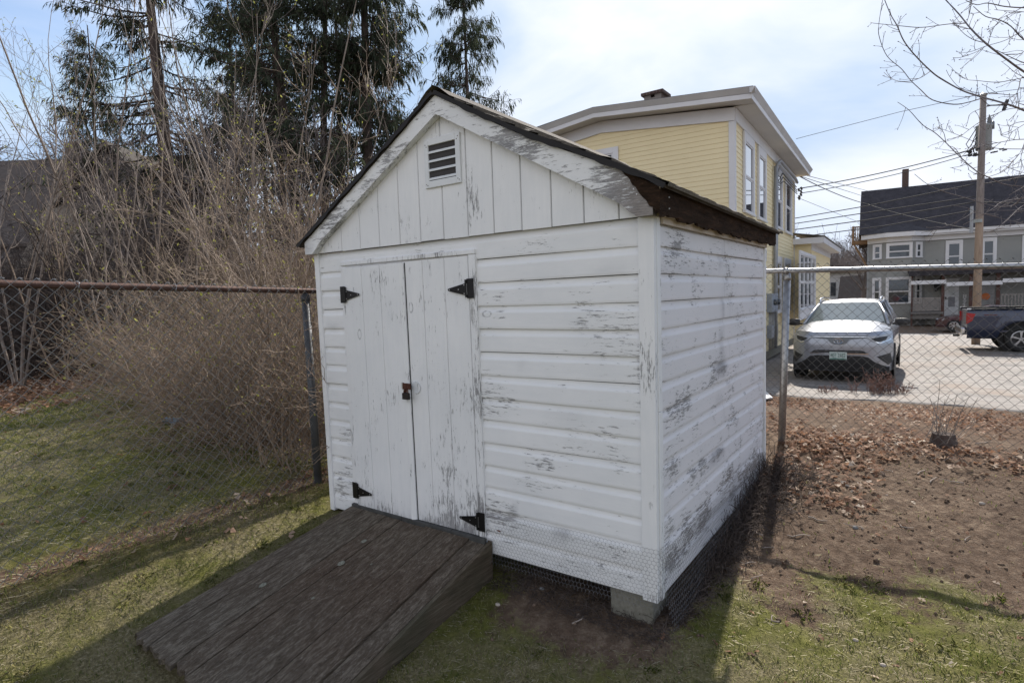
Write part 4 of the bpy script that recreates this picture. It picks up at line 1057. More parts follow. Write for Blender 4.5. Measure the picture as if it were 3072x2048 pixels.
M_troof = simple('tan_roof', (.20, .165, .13), .9, 0, .15, 3); M_dkshut = simple('dark_shutter', (.03, .035, .045), .6)
p = at(2500, 862, 56); t, f, r_ = plain_house('white_house', 'low white house with dark window shutters far down the driveway', p[0], p[1], 13, 8, -.5, 3.0, 3.4, 0, M_whw, M_blk, [(-.5, .9, 2.1, 1.1)])
for s in (-1, 1):
    m = MB(); m.box((-.5+s*.95-.2, 4.0, .9), (-.5+s*.95+.2, 4.05, 2.1), f); m.build('shutter', M_dkshut, t)
p = at(2571, 872, 47); plain_house('garage', 'low building with a broad brown roof left of the grey house', p[0], p[1]+2, 2.1, 4, -.5, .3, 2.4, 0, M_gwall, M_brroof)
# houses behind the brush on the left
p = at(180, 700, 30); pl = p
ang = YAW
t, f, r_ = plain_house('brown_house', 'shadowy brown house with a chimney behind the bare saplings at far left', at(333, 700, 34)[0], at(333, 700, 34)[1], 12, 8, 0, 5.5, at(150, 490, 34)[2], .62, M_gwall, M_brroof)
q = at(232, 470, 31.5); m = MB(); m.box((q[0]-.45, q[1]-.4, 5), (q[0]+.45, q[1]+.4, at(232, 434, 31.5)[2])); m.build('chimney', M_brick, r_)
q = at(342, 600, 25)+np.array([-.58, .81, 0])*2.5; plain_house('gabled_house', 'dark house with a steep gable behind the thicket, left of the big spruce', q[0], q[1], 5.2, 5, 0, 5.8, at(342, 440, 25)[2], .62, simple('dark_shingle_wall', (.07, .06, .054), .9, 0, .25, 3), simple('dark_old_roof', (.045, .038, .034), .9, 0, .3, 3), axis='y')
q = at(425, 700, 26); plain_house('tan_house', 'low house with a tan roof behind the thicket near the big spruce', q[0], q[1], 6.0, 6, 0, 3.2, at(585, 565, 26)[2], .75, M_gwall, M_troof, axis='x')
# ------------------------------------------------------------------ vehicles
def paint_mat(name, col, rough=.25, metal=.5):
    k = NT(name, rough, .5); k.base(k.ramp(k.noise(k.map(), 2, 4), [(.3, tuple(c*.93 for c in col)), (.7, col)])); k.b.inputs['Metallic'].default_value = metal
    k.b.inputs['Coat Weight'].default_value = .8; k.b.inputs['Coat Roughness'].default_value = .06; return k.m
M_tyre = simple('tyre_rubber', (.018, .018, .018), .85); M_rim = simple('alloy_rim', (.45, .45, .46), .3, .9); M_chrome = simple('chrome', (.75, .75, .76), .12, 1)
M_blackp = simple('black_plastic', (.020, .020, .021), .55); M_lens = NT('lamp_lens', .08, .7); M_lens.base((.30, .31, .33)); M_lens.b.inputs['Coat Weight'].default_value = 1; M_lens = M_lens.m
M_winds = NT('windscreen', .05, .6); M_winds.base((.17, .20, .20)); M_winds.b.inputs['Coat Weight'].default_value = 1.0; M_winds.b.inputs['Coat Roughness'].default_value = .03; M_winds = M_winds.m
M_tint = NT('tinted_glass', .05, .6); M_tint.base((.02, .022, .025)); M_tint.b.inputs['Coat Weight'].default_value = 1.0; M_tint = M_tint.m
class VF:
    def __init__(s, o, ang, sc=1.0): s.o = np.array(o, float); s.c, s.s = math.cos(ang), math.sin(ang); s.k = sc
    def __call__(s, x, y, z):
        x, y, z = x*s.k, y*s.k, z*s.k
        return (s.o[0]+x*s.c-y*s.s, s.o[1]+x*s.s+y*s.c, s.o[2]+z)
    def A(s, P):
        P = np.asarray(P, float)*s.k; return np.stack([s.o[0]+P[..., 0]*s.c-P[..., 1]*s.s, s.o[1]+P[..., 0]*s.s+P[..., 1]*s.c, s.o[2]+P[..., 2]], -1)
def wheel(f, t, x, y, r, w, side, rr_=.72, spokes=5):
    """side: +1/-1 = which way the outer face looks along x"""
    m = MB(); k_ = 28; an = np.arange(k_)*2*math.pi/k_
    prof = [(rr_*r, -w/2), (r*.93, -w/2), (r, -w*.35), (r, w*.35), (r*.93, w/2), (rr_*r, w/2), (rr_*r*.97, w*.3), (rr_*r*.97, -w*.3)]
    P = np.array([[f(x+h, y+q*math.cos(a), r+q*math.sin(a)) for a in list(an)+[0]] for q, h in prof+[prof[0]]]); m.grid(P)
    ty = m.build('wheel', M_tyre, t, True)
    m = MB(); R_ = rr_*r*.98; xo = x+side*w*.38
    P = np.array([[f(xo+side*h, y+q*math.cos(a), r+q*math.sin(a)) for a in list(an)+[0]] for q, h in ((R_, .0), (R_*.90, .008), (R_*.86, -.03))]); m.grid(P)
    for i in range(spokes):
        a = 2*math.pi*i/spokes+math.pi/2
        for da in ((-.16, .16),):
            q0, q1 = R_*.16, R_*.92
            v8 = []
            for hh in (-.02, .006):
                for (q, d_) in ((q0, -.35), (q0, .35), (q1, .15), (q1, -.15)):
                    v8.append(f(xo+side*hh, y+q*math.cos(a+d_), r+q*math.sin(a+d_)))
            m.hexa(v8)
    m.add([f(xo+side*.012, y+R_*.2*math.cos(a), r+R_*.2*math.sin(a)) for a in an], [tuple(range(k_))])
    m.build('rim', M_rim, ty)
    m = MB(); m.add([f(xo-side*.05, y+R_*math.cos(a), r+R_*math.sin(a)) for a in an], [tuple(range(k_))]); m.build('brake_well', M_blackp, ty)
    return ty
def loft(f, stations, n_=1):
    """stations: list of (y, [(x,z) half profile from bottom centre to top centre])"""
    P = []
    for y, pr in stations:
        full = [(-x, z) for x, z in pr]+[(x, z) for x, z in pr[::-1]]
        P.append([(x, y+0*z, z) for x, z in full])
    return f.A(np.array(P))

# silver crossover facing the camera (front towards -y)
p = at(2534, 1100, 12.0)
SF = VF((-.43, 11.13, float(terrain(-.35, 11.5))+.03), 0, 1.03)
sv = thing('silver_car', 'silver grey crossover car parked facing the fence beside the yellow house', 'car', (SF.o[0], SF.o[1]+2.2, SF.o[2]))
M_silver = paint_mat('silver_paint', (.32, .335, .37), .30, .45)
def bodyprof(w, zb, zs, zt, wt):
    return [(0, zb), (w*.80, zb), (w*.97, zb+.10), (w, zb+.28), (w*1.0, (zb+zs)/2+.08), (w*.97, zs-.05), (wt+.02, zs+.02), (wt*.6, zt), (0, zt+.012)]
def fy_(x, z):
    """front surface of the bumper and nose at half width x, height z"""
    x = abs(x); base = .07*(x/.9)**2+.50*max(0, (x-.45)/.48)**2.4
    lean = .02+.10*max(0, (z-.72)/.30)**2+.05*max(0, (.45-z)/.2)
    if .50 < z < .60: lean -= .0
    return base+lean
# nose as one surface
xs = np.linspace(-.915, .915, 49); zs = np.linspace(.24, 1.03, 26)
P = np.zeros((len(zs), len(xs), 3))
for i, z in enumerate(zs):
    for j, x in enumerate(xs):
        sc_ = 1.0-.035*max(0, (z-.8)/.2)
        P[i, j] = (x*sc_, fy_(x, z), z)
body = MB(); body.grid(SF.A(P))
# bonnet
ys = np.linspace(0, 1, 16); P = np.zeros((16, 49, 3))
for i, t_ in enumerate(ys):
    for j, x in enumerate(xs):
        x0 = x*.965; y0 = fy_(x, 1.03); xe = x*.965*(1-.10*t_)
        crown = .075*(1-abs(x/.915)**2.6)
        z0 = 1.03; z1 = 1.145
        P[i, j] = (xe, y0+(1.13+.10*(x/.9)**2-y0)*t_, z0+(z1-z0)*(1-(1-t_)**1.5)+crown*(math.sin(min(1, t_*1.6)*math.pi/2))-.035*max(0, (abs(x)-.7)/.2)**2*t_)
body.grid(SF.A(P))
# sides, doors to tail
st = []
for y, w, zb, zsx in ((.62, .905, .30, 1.04), (.9, .925, .30, 1.06), (1.3, .93, .27, 1.08), (2.2, .93, .25, 1.10), (3.2, .935, .27, 1.12), (3.9, .92, .32, 1.12), (4.4, .86, .36, 1.10), (4.55, .74, .42, 1.02)):
    st.append([(s*ww, y, z) for s in (1,) for ww, z in ((w*.86, zb), (w*.97, zb+.08), (w, zb+.3), (w*.985, zsx-.28), (w*1.0, zsx-.16), (w*.955, zsx), (w*.87, zsx+.03))])
st = np.array(st)
body.grid(SF.A(st)); st2 = st.copy(); st2[..., 0] *= -1; body.grid(SF.A(st2[:, ::-1]))
body.grid(SF.A(np.stack([st[-1], st2[-1]], 0)))
body.box((-.80, .5, .25), (.80, 4.4, .9), SF)
bo = body.build('body', M_silver, sv, True)
# cabin roof, pillars
roofst = []
for y, w, z in ((1.86, .60, 1.575), (2.2, .63, 1.635), (2.9, .64, 1.655), (3.6, .62, 1.63), (4.1, .58, 1.56)):
    roofst.append([(x*w, y, z-.05*abs(x)**2.5) for x in np.linspace(-1, 1, 15)])
m = MB(); m.grid(SF.A(np.array(roofst)))
for s in (1, -1):
    for (a, b, w_) in (((.80, 1.12, 1.135), (.592, 1.88, 1.55), .055), ((.83, 2.45, 1.12), (.63, 2.5, 1.60), .05), ((.82, 3.45, 1.12), (.62, 3.4, 1.60), .06), ((.80, 4.40, 1.10), (.575, 4.08, 1.53), .11)):
        a = (a[0]*s, *a[1:]); b = (b[0]*s, *b[1:]); m.tube([SF(*a), SF(*[(u+v_)/2+(.012 if i == 0 else 0)*s*(1 if i == 0 else 0) for i, (u, v_) in enumerate(zip(a, b))]), SF(*b)], w_*.55, 6)
    m.tube([SF(.60*s, 1.86, 1.545), SF(.635*s, 2.4, 1.60), SF(.64*s, 3.0, 1.61), SF(.585*s, 4.1, 1.52)], .03, 6)
m.build('roof', M_silver, sv, True)
m = MB(); xs2 = np.linspace(-1, 1, 17); P = np.array([[(x*(.80-.215*t_), 1.10+.10*x*x*(1-t_)*.9+.77*t_+.03*(1-x*x)*0, 1.125+.44*t_+.02*(1-x*x)) for x in xs2] for t_ in np.linspace(0, 1, 8)])
m.grid(SF.A(P)); ws = m.build('windscreen', M_winds, sv, True)
for s in (1, -1):
    m = MB(); P = np.array([[(s*(.835-.225*t_), y, 1.12+.45*t_) for y in (1.22+.66*t_, 2.4, 3.4, 4.3-.2*t_)] for t_ in (0, 1)]); m.grid(SF.A(P)); m.build('side_window', M_tint, sv)
m = MB(); P = np.array([[(x*(.74-.16*t_), 4.50-.42*t_, 1.05+.48*t_) for x in xs2] for t_ in (0, 1)]); m.grid(SF.A(P)); m.build('rear_window', M_tint, sv)
for s in (1, -1):
    m = MB(); m.tube([SF(.585*s, 1.98, 1.60), SF(.60*s, 2.08, 1.665), SF(.61*s, 2.8, 1.69), SF(.59*s, 3.6, 1.665), SF(.57*s, 3.75, 1.60)], .022, 6); m.build('roof_rail', M_chrome, sv, True)
def onnose(poly, mat, name, off, parent, n=None):
    """a flat-outlined patch laid on the nose surface, a few mm proud"""
    m = MB(); poly = np.array(poly, float); x0, x1 = poly[:, 0].min(), poly[:, 0].max()
    N_ = max(4, int((x1-x0)/.03)); xs_ = np.linspace(x0, x1, N_+1); top = []; bot = []
    for x in xs_:
        zz = []
        for a, b in zip(poly, np.roll(poly, -1, 0)):
            if min(a[0], b[0])-1e-9 <= x <= max(a[0], b[0])+1e-9:
                if abs(a[0]-b[0]) < 1e-9: zz += [a[1], b[1]]
                else: zz.append(a[1]+(b[1]-a[1])*(x-a[0])/(b[0]-a[0]))
        top.append(max(zz)); bot.append(min(zz))
    P = np.array([[(x, fy_(x, b+(t_-b)*q)-off, b+(t_-b)*q) for q in np.linspace(0, 1, 5)] for x, t_, b in zip(xs_, top, bot)])
    m.grid(SF.A(P)); return m.build(name, mat, parent, True)
mir = lambda poly: [(-x, z) for x, z in poly]
M_low = simple('lower_bumper_black', (.016, .016, .017), .6)
onnose([(-.80, .245), (-.86, .30), (-.62, .44), (-.52, .53), (-.40, .555), (.40, .555), (.52, .53), (.62, .44), (.86, .30), (.80, .245)], M_low, 'lower_grille', .012, bo)
for sg in (0, 1):
    pl = [(.66, .54), (.885, .60), (.90, .42), (.84, .36), (.80, .40)]
    onnose(pl if sg else mir(pl), M_blackp, 'fog_lamp_recess', .010, bo)
    pl = [(.47, .93), (.60, .835), (.70, .80), (.86, .86), (.905, .985), (.80, .975)]
    hl = onnose(pl if sg else mir(pl), M_lens, 'headlight', .014, sv)
    pl = [(.56, .90), (.63, .85), (.70, .835), (.80, .865), (.83, .935), (.74, .93)]
    onnose(pl if sg else mir(pl), M_blackp, 'lamp_inner', .019, hl)
    pl = [(.62, .825), (.70, .795), (.875, .86), (.90, .93), (.885, .93), (.865, .872), (.70, .813), (.64, .84)]
    onnose(pl if sg else mir(pl), M_chrome, 'lamp_trim', .021, hl)
onnose([(-.50, .605), (-.44, .655), (-.36, .665), (.36, .665), (.44, .655), (.50, .605)], M_blackp, 'grille', .012, bo)
m = MB()
for z_, a in ((.622, .44), (.642, .40)): 
    P = np.array([[(x, fy_(x, z_)-.018, z_+q) for q in (0, .006)] for x in np.linspace(-a, a, 20)]); m.grid(SF.A(P))
m.build('grille_bar', simple('grille_bar_grey', (.09, .09, .095), .5), bo)
onnose([(-.52, .588), (.52, .588), (.54, .603), (-.54, .603)], M_chrome, 'bumper_strip', .014, bo)
onnose([(-.50, .915), (-.20, .885), (-.13, .80), (-.06, .775), (.06, .775), (.13, .80), (.20, .885), (.50, .915), (.50, .955), (-.50, .955)], simple('dark_nose_grey', (.13, .135, .14), .4, .3), 'upper_grille', .010, bo)
onnose([(-.48, .925), (.48, .925), (.48, .94), (-.48, .94)], M_chrome, 'grille_trim', .016, bo)
# oval emblem
m = MB(); an = np.linspace(0, 2*math.pi, 33)
def oval(cx, cz, a, b, r_=.0065): m.tube([SF(cx+a*math.cos(t_), fy_(0, cz)-.024, cz+b*math.sin(t_)) for t_ in an], r_, 5, False)
oval(0, .852, .082, .056); oval(0, .876, .052, .022, .005); oval(0, .858, .021, .047, .005)
m.build('emblem', M_chrome, bo)
# number plate
m = MB(); m.box((-.155, fy_(0, .5)-.035, .475), (.155, fy_(0, .5)-.022, .63), SF); pl_ = m.build('number_plate', simple('plate_green_white', (.45, .52, .49), .4), bo)
M_pgreen = simple('plate_green', (.06, .16, .13), .5)
text3d('407 2152',   .105*1.03, SF(0, fy_(0, .5)-.037, .560), (1, 0, 0), (0, 0, 1), M_pgreen, pl_, .0015, 'plate_number', .66)
m = MB(); m.add([SF(x, fy_(0, .5)-.0365, z) for x, z in ((-.15, .478), (.15, .478), (.15, .495), (.08, .505), (.02, .498), (-.05, .512), (-.12, .50), (-.15, .497))], [tuple(range(8))]); m.build('plate_hills', M_pgreen, pl_)
for s in (1, -1):
    m = MB(); an_ = np.linspace(0, 2*math.pi, 17)[:-1]
    c = np.array([s*1.03, 1.30, 1.17]); P = []
    for xo, sc_ in ((-.125, .55), (-.11, .9), (-.03, 1.0), (.06, .95), (.12, .72), (.14, .3)):
        P.append([(c[0]+s*xo, c[1]-.02+.05*math.cos(a)*sc_, c[2]+.078*math.sin(a)*sc_) for a in list(an_)+[0]])
    m.grid(SF.A(np.array(P))); m.tube([SF(s*.86, 1.32, 1.13), SF(s*.95, 1.31, 1.14)], .025, 6); m.build('mirror', M_blackp, sv, True)
m = MB()
for x0, x1 in ((-.30, .35), (.30, .72)): m.tube([SF(x0, 1.085+.09*x0*x0, 1.150), SF((x0+x1)/2, 1.11, 1.175), SF(x1, 1.13+.08*x1*x1, 1.165)], .010, 5)
m.build('wiper', M_blackp, sv)
for s in (1, -1):
    for y in (.92, 3.58): wheel(SF, sv, s*.80, y, .355, .22, s)
m = MB(); m.box((-.86, .30, .20), (.86, 4.3, .32), SF)
for s in (1, -1):
    for y in (.92, 3.58): m.lathe([(.40*SF.k, -.0), (.40*SF.k, .02)], SF(s*.915, y, .36), 'x', 24)
m.build('underbody', M_low, sv)

# dark blue pickup seen from its tail end, side on
p = at(2894, 1040, 18.9); tz = terrain(p[0], p[1])+.02
TF = VF((p[0], p[1], tz), -math.pi/2-.03)      # local y runs from tail forwards; rotated so that forwards is +x
TF = VF((p[0], p[1], tz), -math.pi/2+.05)
TF.k = 1.0
pk = thing('blue_pickup', 'dark blue pickup truck parked side on, tailgate towards the silver car', 'pickup truck', (p[0]+2.8, p[1]+.8, tz))
M_navy = paint_mat('navy_paint', (.020, .028, .060), .3, .3)
# local axes: x across (+ = away from viewer's near side is -x?), y forward
W2 = 1.0
def tbox(m, x0, x1, y0, y1, z0, z1): m.box((x0, y0, z0), (x1, y1, z1), TF)
sx = 1 if TF(1, 0, 0)[1] < TF(0, 0, 0)[1] else -1
near, far = sx*W2*2, 0.0
def X(q): return sx*(q)-sx*0     # q: 0 at the far side ... measured below
# near side panel lies at q = +1, far at q = -1 (q measured from the centre line)
TF.o = TF.o+np.array([0, 1.0, 0])
m = MB(); qs = ((.88, .42), (.97, .50), (1.0, .80), (.985, 1.0), (1.0, 1.12), (.97, 1.34), (.93, 1.36))
def sidepanel(y0, y1, arch):
    ys_ = np.linspace(y0, y1, 60)
    for s in (1, -1):
        P = np.zeros((len(qs), 60, 3))
        for j, y in enumerate(ys_):
            for i, (q, z) in enumerate(qs):
                zz = z; bul = 0
                for ac_ in arch:
                    d = abs(y-ac_)
                    if d < .56:
                        top_ = .40+math.sqrt(max(0, .56**2-d*d))*1.0
                        if zz < top_: zz = top_
                    bul = max(bul, .045*math.exp(-((math.hypot(y-ac_, zz-.40)-.60)/.09)**2))
                P[i, j] = (s*sx*(q+bul), y, zz)
        m.grid(TF.A(P if s > 0 else P[:, ::-1]))
sidepanel(.0, 5.6, (1.35, 5.05-.2))
tb = m.build('body', M_navy, pk, True)
m = MB(); tbox(m, -.93, .93, .02, .10, .55, 1.33); tbox(m, -.93, .93, 1.85, 1.93, .5, 1.33); tbox(m, -.93, .93, .1, 1.9, .62, .68); tbox(m, -.9, .9, 1.95, 5.5, .45, .95)
m.build('tailgate', M_navy, pk)
m = MB(); 
for s in (1, -1): tbox(m, *sorted((s*.90, s*1.0)), .0, 1.9, 1.352, 1.385)
m.build('bed_rail', M_blackp, pk)
M_cap = simple('pale_cap', (.6, .62, .66), .3, .3)  # pale grey finish for the end caps of the bed rails
for s in (1, -1):
    m = MB(); tbox(m, *sorted((s*.93, s*1.005)), -.01, .10, 1.355, 1.395); m.build('rail_cap', M_cap, pk)
m = MB(); P = []
for y, h in ((1.98, 0), (2.2, .52), (3.3, .56), (4.05, .06)):
    P.append([(-.93+.10*(h > .3), y, 1.3), (-.93+.05+.12*(h > .3), y, 1.34+h*.9), (-.62, y, 1.36+h), (.62, y, 1.36+h), (.93-.05-.12*(h > .3), y, 1.34+h*.9), (.93-.10*(h > .3), y, 1.3)])
m.grid(TF.A(np.array(P))); P2 = np.array([[(-.9, y, z), (.9, y, z)] for y, z in ((4.0, 1.3), (4.5, 1.22), (5.6, 1.12), (5.75, .9), (5.75, .45))]); m.grid(TF.A(P2)); m.build('cab', M_navy, pk, True)
for s in (1, -1):
    m = MB(); m.grid(TF.A(np.array([[(s*.935, y, 1.34), (s*.825, y2, 1.80)] for y, y2 in ((2.1, 2.25), (3.0, 3.0), (3.9, 3.4))]))); m.build('side_window', M_tint, pk)
    m = MB(); m.hexa([TF(*q) for q in ((s*.96, -.03, .90), (s*1.012, .0, .90), (s*1.012, .13, 1.00), (s*.96, .13, 1.00), (s*.96, -.03, 1.25), (s*1.012, .0, 1.25), (s*1.012, .21, 1.22), (s*.96, .21, 1.22))]); tl = m.build('tail_light', NT('red_lens', .2, .6).m, pk); tl.data.materials[0].node_tree.nodes['Principled BSDF'].inputs['Base Color'].default_value = (.35, .012, .015, 1)
m = MB(); tbox(m, -.98, .98, -.16, -.04, .58, .76); tbox(m, -.5, .5, -.17, -.05, .50, .60); m.build('rear_bumper', M_chrome, pk, bevel=.02)
m = MB(); tbox(m, -.03, .03, -.28, -.1, .42, .50); m.build('tow_hitch', M_blackp, pk)
m = MB(); tbox(m, -.75, .75, .3, 5.4, .40, .62); m.build('chassis', M_low, pk)
m = MB(); m.add([TF(sx*1.003, y, z) for y, z in ((.42, 1.16), (.75, 1.16), (.75, 1.19), (.42, 1.19))], [(0, 1, 2, 3)]); m.build('side_decal', simple('dull_red_decal', (.10, .03, .03), .5), pk)
for s in (1, -1):
    for y in (1.35, 4.85): wheel(TF, pk, s*.86, y, .41, .27, s, .66, 5)
    for y in (1.35, 4.85):
        m = MB(); c_ = TF(s*.70, y, .45); m.lathe([(.55, -.10), (.55, .10)], c_, 'y', 24); m.build('wheel_well', M_low, pk)

# dark red saloon beyond, nose to the left
p = at(2806, 998, 30); rz_ = terrain(p[0], p[1])+.03
RF = VF((p[0], p[1]+.9, rz_), -math.pi/2, .93)
rc = thing('dark_red_car', 'dark red saloon car parked in front of the grey house, nose pointing left', 'car', (p[0]+2.2, p[1]+.9, rz_))
M_maroon = paint_mat('maroon_paint', (.060, .018, .024), .25, .3)
prof = [(0, .62), (.12, .72), (.7, .86), (1.35, .98), (1.95, 1.36), (2.4, 1.44), (3.0, 1.42), (3.8, 1.08), (4.4, 1.02), (4.5, .7)]
m = MB(); P = []
for y, z in prof:
    w = .86 if z < 1.1 else .62; e = .10 if y < .1 or y > 4.45 else 0
    P.append([(-.86+e, y, .28), (-.89+e, y, .55), (-.86+e, y, min(z, .92)), (-w+e*.5, y, z-.03), (-.3, y, z), (.3, y, z), (w-e*.5, y, z-.03), (.86-e, y, min(z, .92)), (.89-e, y, .55), (.86-e, y, .28)])
m.grid(RF.A(np.array(P))); m.grid(RF.A(np.array([P[0][:5], P[0][5:][::-1]]))); m.build('body', M_maroon, rc, True)
for s in (1, -1):
    m = MB(); m.grid(RF.A(np.array([[(s*.80, 1.55, 1.0), (s*.655, 2.0, 1.33)], [(s*.81, 2.5, 1.0), (s*.655, 2.5, 1.38)], [(s*.80, 3.5, 1.0), (s*.655, 3.0, 1.36)]]))); m.build('side_window', M_tint, rc)
    for y in (.82, 3.5):
        wheel(RF, rc, s*.82, y, .33, .2, s, .72, 7)
    m = MB(); m.hexa([RF(*q) for q in ((s*.55, .03, .58), (s*.87, .12, .58), (s*.88, .35, .66), (s*.55, .05, .62), (s*.55, .06, .70), (s*.84, .18, .72), (s*.86, .42, .78), (s*.55, .10, .72))]); m.build('headlight', M_lens, rc)
# ------------------------------------------------------------------ utility pole and overhead wires
k = NT('pole_wood', .85, .2); v = k.map((6, 6, .6)); f = k.noise(v, 3, 6, .7)
sep = k.n('ShaderNodeSeparateXYZ'); k.l(k.tc.outputs['Object'], sep.inputs[0])
up_ = k.ramp(k.math('ADD', k.math('MULTIPLY', sep.outputs[2], .1), k.math('MULTIPLY', f, .06)), [(.47, 0), (.50, 1)])
k.base(k.mix(up_, k.ramp(f, [(.3, (.25, .185, .14)), (.7, (.40, .31, .24))]), k.ramp(f, [(.3, (.16, .13, .115)), (.7, (.26, .22, .20))]))); M_pole = k.m
pb = at(2928, 1000, 22.0); pt = at(2950, 288, 22.0); pb[2] = -.45
pd = (pt-pb)
UP = thing('utility_pole', 'tall wooden utility pole with a grey transformer beside the driveway', 'utility pole', tuple(pb))
m = MB(); m.tube([pb-np.array([0, 0, .3]), pb+pd*.5, pt], [.138, .122, .10], 16); m.build('pole', M_pole, UP, True)
def onp(px, py, dz=22.0): return at(px, py, dz)
tr = onp(2951, 412, 22.35); m = MB(); m.lathe([(.23, -.48), (.25, -.44), (.25, .38), (.27, .40), (.27, .44), (.15, .50), (.0, .52)], tuple(tr), 'z', 22); m.box((tr[0]-.05, tr[1]-.35, tr[2]-.3), (tr[0]+.05, tr[1]-.2, tr[2]-.2)); m.box((tr[0]-.05, tr[1]-.35, tr[2]+.2), (tr[0]+.05, tr[1]-.2, tr[2]+.3))
trf = m.build('transformer', simple('transformer_grey', (.26, .275, .28), .5, .1, .08), UP, True)
b_ = onp(2968, 365, 22.2); m = MB(); m.lathe([(.05, -.15), (.085, -.10), (.06, -.05), (.085, 0), (.06, .05), (.07, .09), (.03, .18), (.012, .26)], tuple(b_), 'z', 12); m.build('insulator', simple('glazed_grey', (.14, .15, .16), .3), trf, True)
b_ = onp(2979, 376, 22.3); m = MB(); m.lathe([(.05, -.14), (.05, .12), (.02, .16)], tuple(b_), 'z', 10); m.build('surge_arrester', bpy.data.materials['glazed_grey'], UP, True)
b_ = onp(3016, 315, 22.3); b2 = onp(2962, 317, 22.1)
m = MB(); m.tube([b2, b_], .025, 6); m.tube([b_-np.array([.05, 0, .2]), b_+np.array([.06, 0, .18])], .06, 8); m.build('fuse_cutout', M_cable, UP)
m = MB(); m.lathe([(.11, 0), (.13, .02), (.12, .07), (.03, .12)], tuple(pt), 'z', 12); m.build('pole_top', simple('tin_cap', (.4, .4, .4), .4, .5), UP)
a_ = onp(2934, 662, 21.85); m = MB(); m.lathe([(.138, -.06), (.138, .06)], (a_[0], a_[1]+.15, a_[2]), 'z', 16); m.build('band', simple('band_grey', (.30, .32, .31), .6), UP)
a_ = onp(2915, 655, 21.9); m = MB(); m.tube([a_+np.array([0, 0, .45]), a_-np.array([0, 0, .55])], .055, 8); m.build('conduit_stub', M_cond, UP)
# cable clutter round the transformer
CL = []
m = MB()
for q in range(9):
    s0 = onp(2905+rng.uniform(-8, 20), 452+rng.uniform(-12, 14)); s1 = onp(2930, 380+rng.uniform(0, 90)); mid = (s0+s1)/2+np.array([-.3+.3*rng.random(), 0, -.2*rng.random()])
    m.tube([s0, mid, s1], .014, 4)
for q in range(10):
    s0 = onp(2890+rng.uniform(0, 40), 455+rng.uniform(-14, 14)); CL.append((s0, s0+np.array([.12, 0, .03]), .035))
for q in range(5):
    s0 = onp(2955+rng.uniform(0, 55), 455+rng.uniform(-6, 6)); CL.append((s0, s0+np.array([.14, 0, .02]), .028))
m.build('cable', M_cable, UP)
for a_, b_, r_ in CL:
    m = MB(); m.tube([a_, b_], r_, 5); m.build('cable_clamp', M_cable, UP)
k = NT('sleek_cable', .75, .2); k.base((.05, .05, .052)); M_line = k.m
def wire(pts, r, label, sag=.0, nm='overhead_wire'):
    """pts: list of (px, py, depth); a sagging line through them"""
    P = [at(*q) for q in pts]; out_ = []
    for a, b in zip(P[:-1], P[1:]):
        for t_ in np.linspace(0, 1, 14)[:-1]: out_.append(a+(b-a)*t_-np.array([0, 0, sag*4*t_*(1-t_)]))
    out_.append(P[-1]); m = MB(); m.tube(out_, r, 5); o = m.build(nm, M_line, None, True); return tag(o, label, 'wire', 'overhead wires by the utility pole')
YC = 21.0
wire([(2388, 417, 24), (2700, 336, 23), (2948, 282, 22)], .010, 'topmost thin wire crossing the sky to the pole top', .0)
wire([(2948, 282, 22), (3200, 250, 24)], .010, 'thin wire leaving the pole top to the right')
wire([(2396, 566, YC), (2907, 452, 22)], .018, 'twisted service wire sloping up from the eave corner of the yellow house to the transformer', .10)
wire([(2400, 580, YC), (2910, 462, 22)], .014, 'lower of the two service wires from the eave corner of the yellow house', .12)
wire([(2400, 522, YC), (2600, 572, 40), (2700, 600, 40)], .012, 'thin wire falling from the yellow eave towards the black roof, upper one')
wire([(2404, 530, YC), (2600, 592, 40)], .012, 'thin wire falling from the yellow eave towards the black roof, second one')
wire([(2396, 528, YC), (2600, 612, 30), (2930, 690, 22)], .017, 'thick dark cable dropping from the yellow eave across the black roof', .10)
wire([(2384, 655, 27), (2600, 618, 25), (2925, 552, 22)], .020, 'long wire in front of the black roof, highest of four', .0)
wire([(2384, 671, 27), (2600, 638, 25), (2925, 590, 22)], .020, 'long wire in front of the black roof, second of four', .0)
wire([(2384, 689, 27), (2600, 660, 25), (2925, 606, 22)], .022, 'long wire in front of the black roof, third of four', .0)
wire([(2384, 712, 27), (2650, 678, 25), (2925, 630, 22)], .020, 'long wire in front of the black roof, lowest of four', .0)
wire([(2950, 552, 22), (3140, 520, 20)], .020, 'wire running right from the pole across the black roof, upper')
wire([(2950, 606, 22), (3140, 612, 20)], .022, 'wire running right from the pole across the black roof, lower')
wire([(2390, 592, YC), (2660, 700, 38)], .008, 'very thin wire slanting down from the yellow house to the timber balcony')
# weatherhead insulators on the yellow house corner
for i in range(6):
    c_ = at(2394+rng.uniform(-4, 10), 560+i*6+rng.uniform(-3, 3), YC); m = MB(); m.tube([c_, c_+np.array([.04, 0, -.10])], .035, 5); m.build('wire_clamp', M_cable, YH)
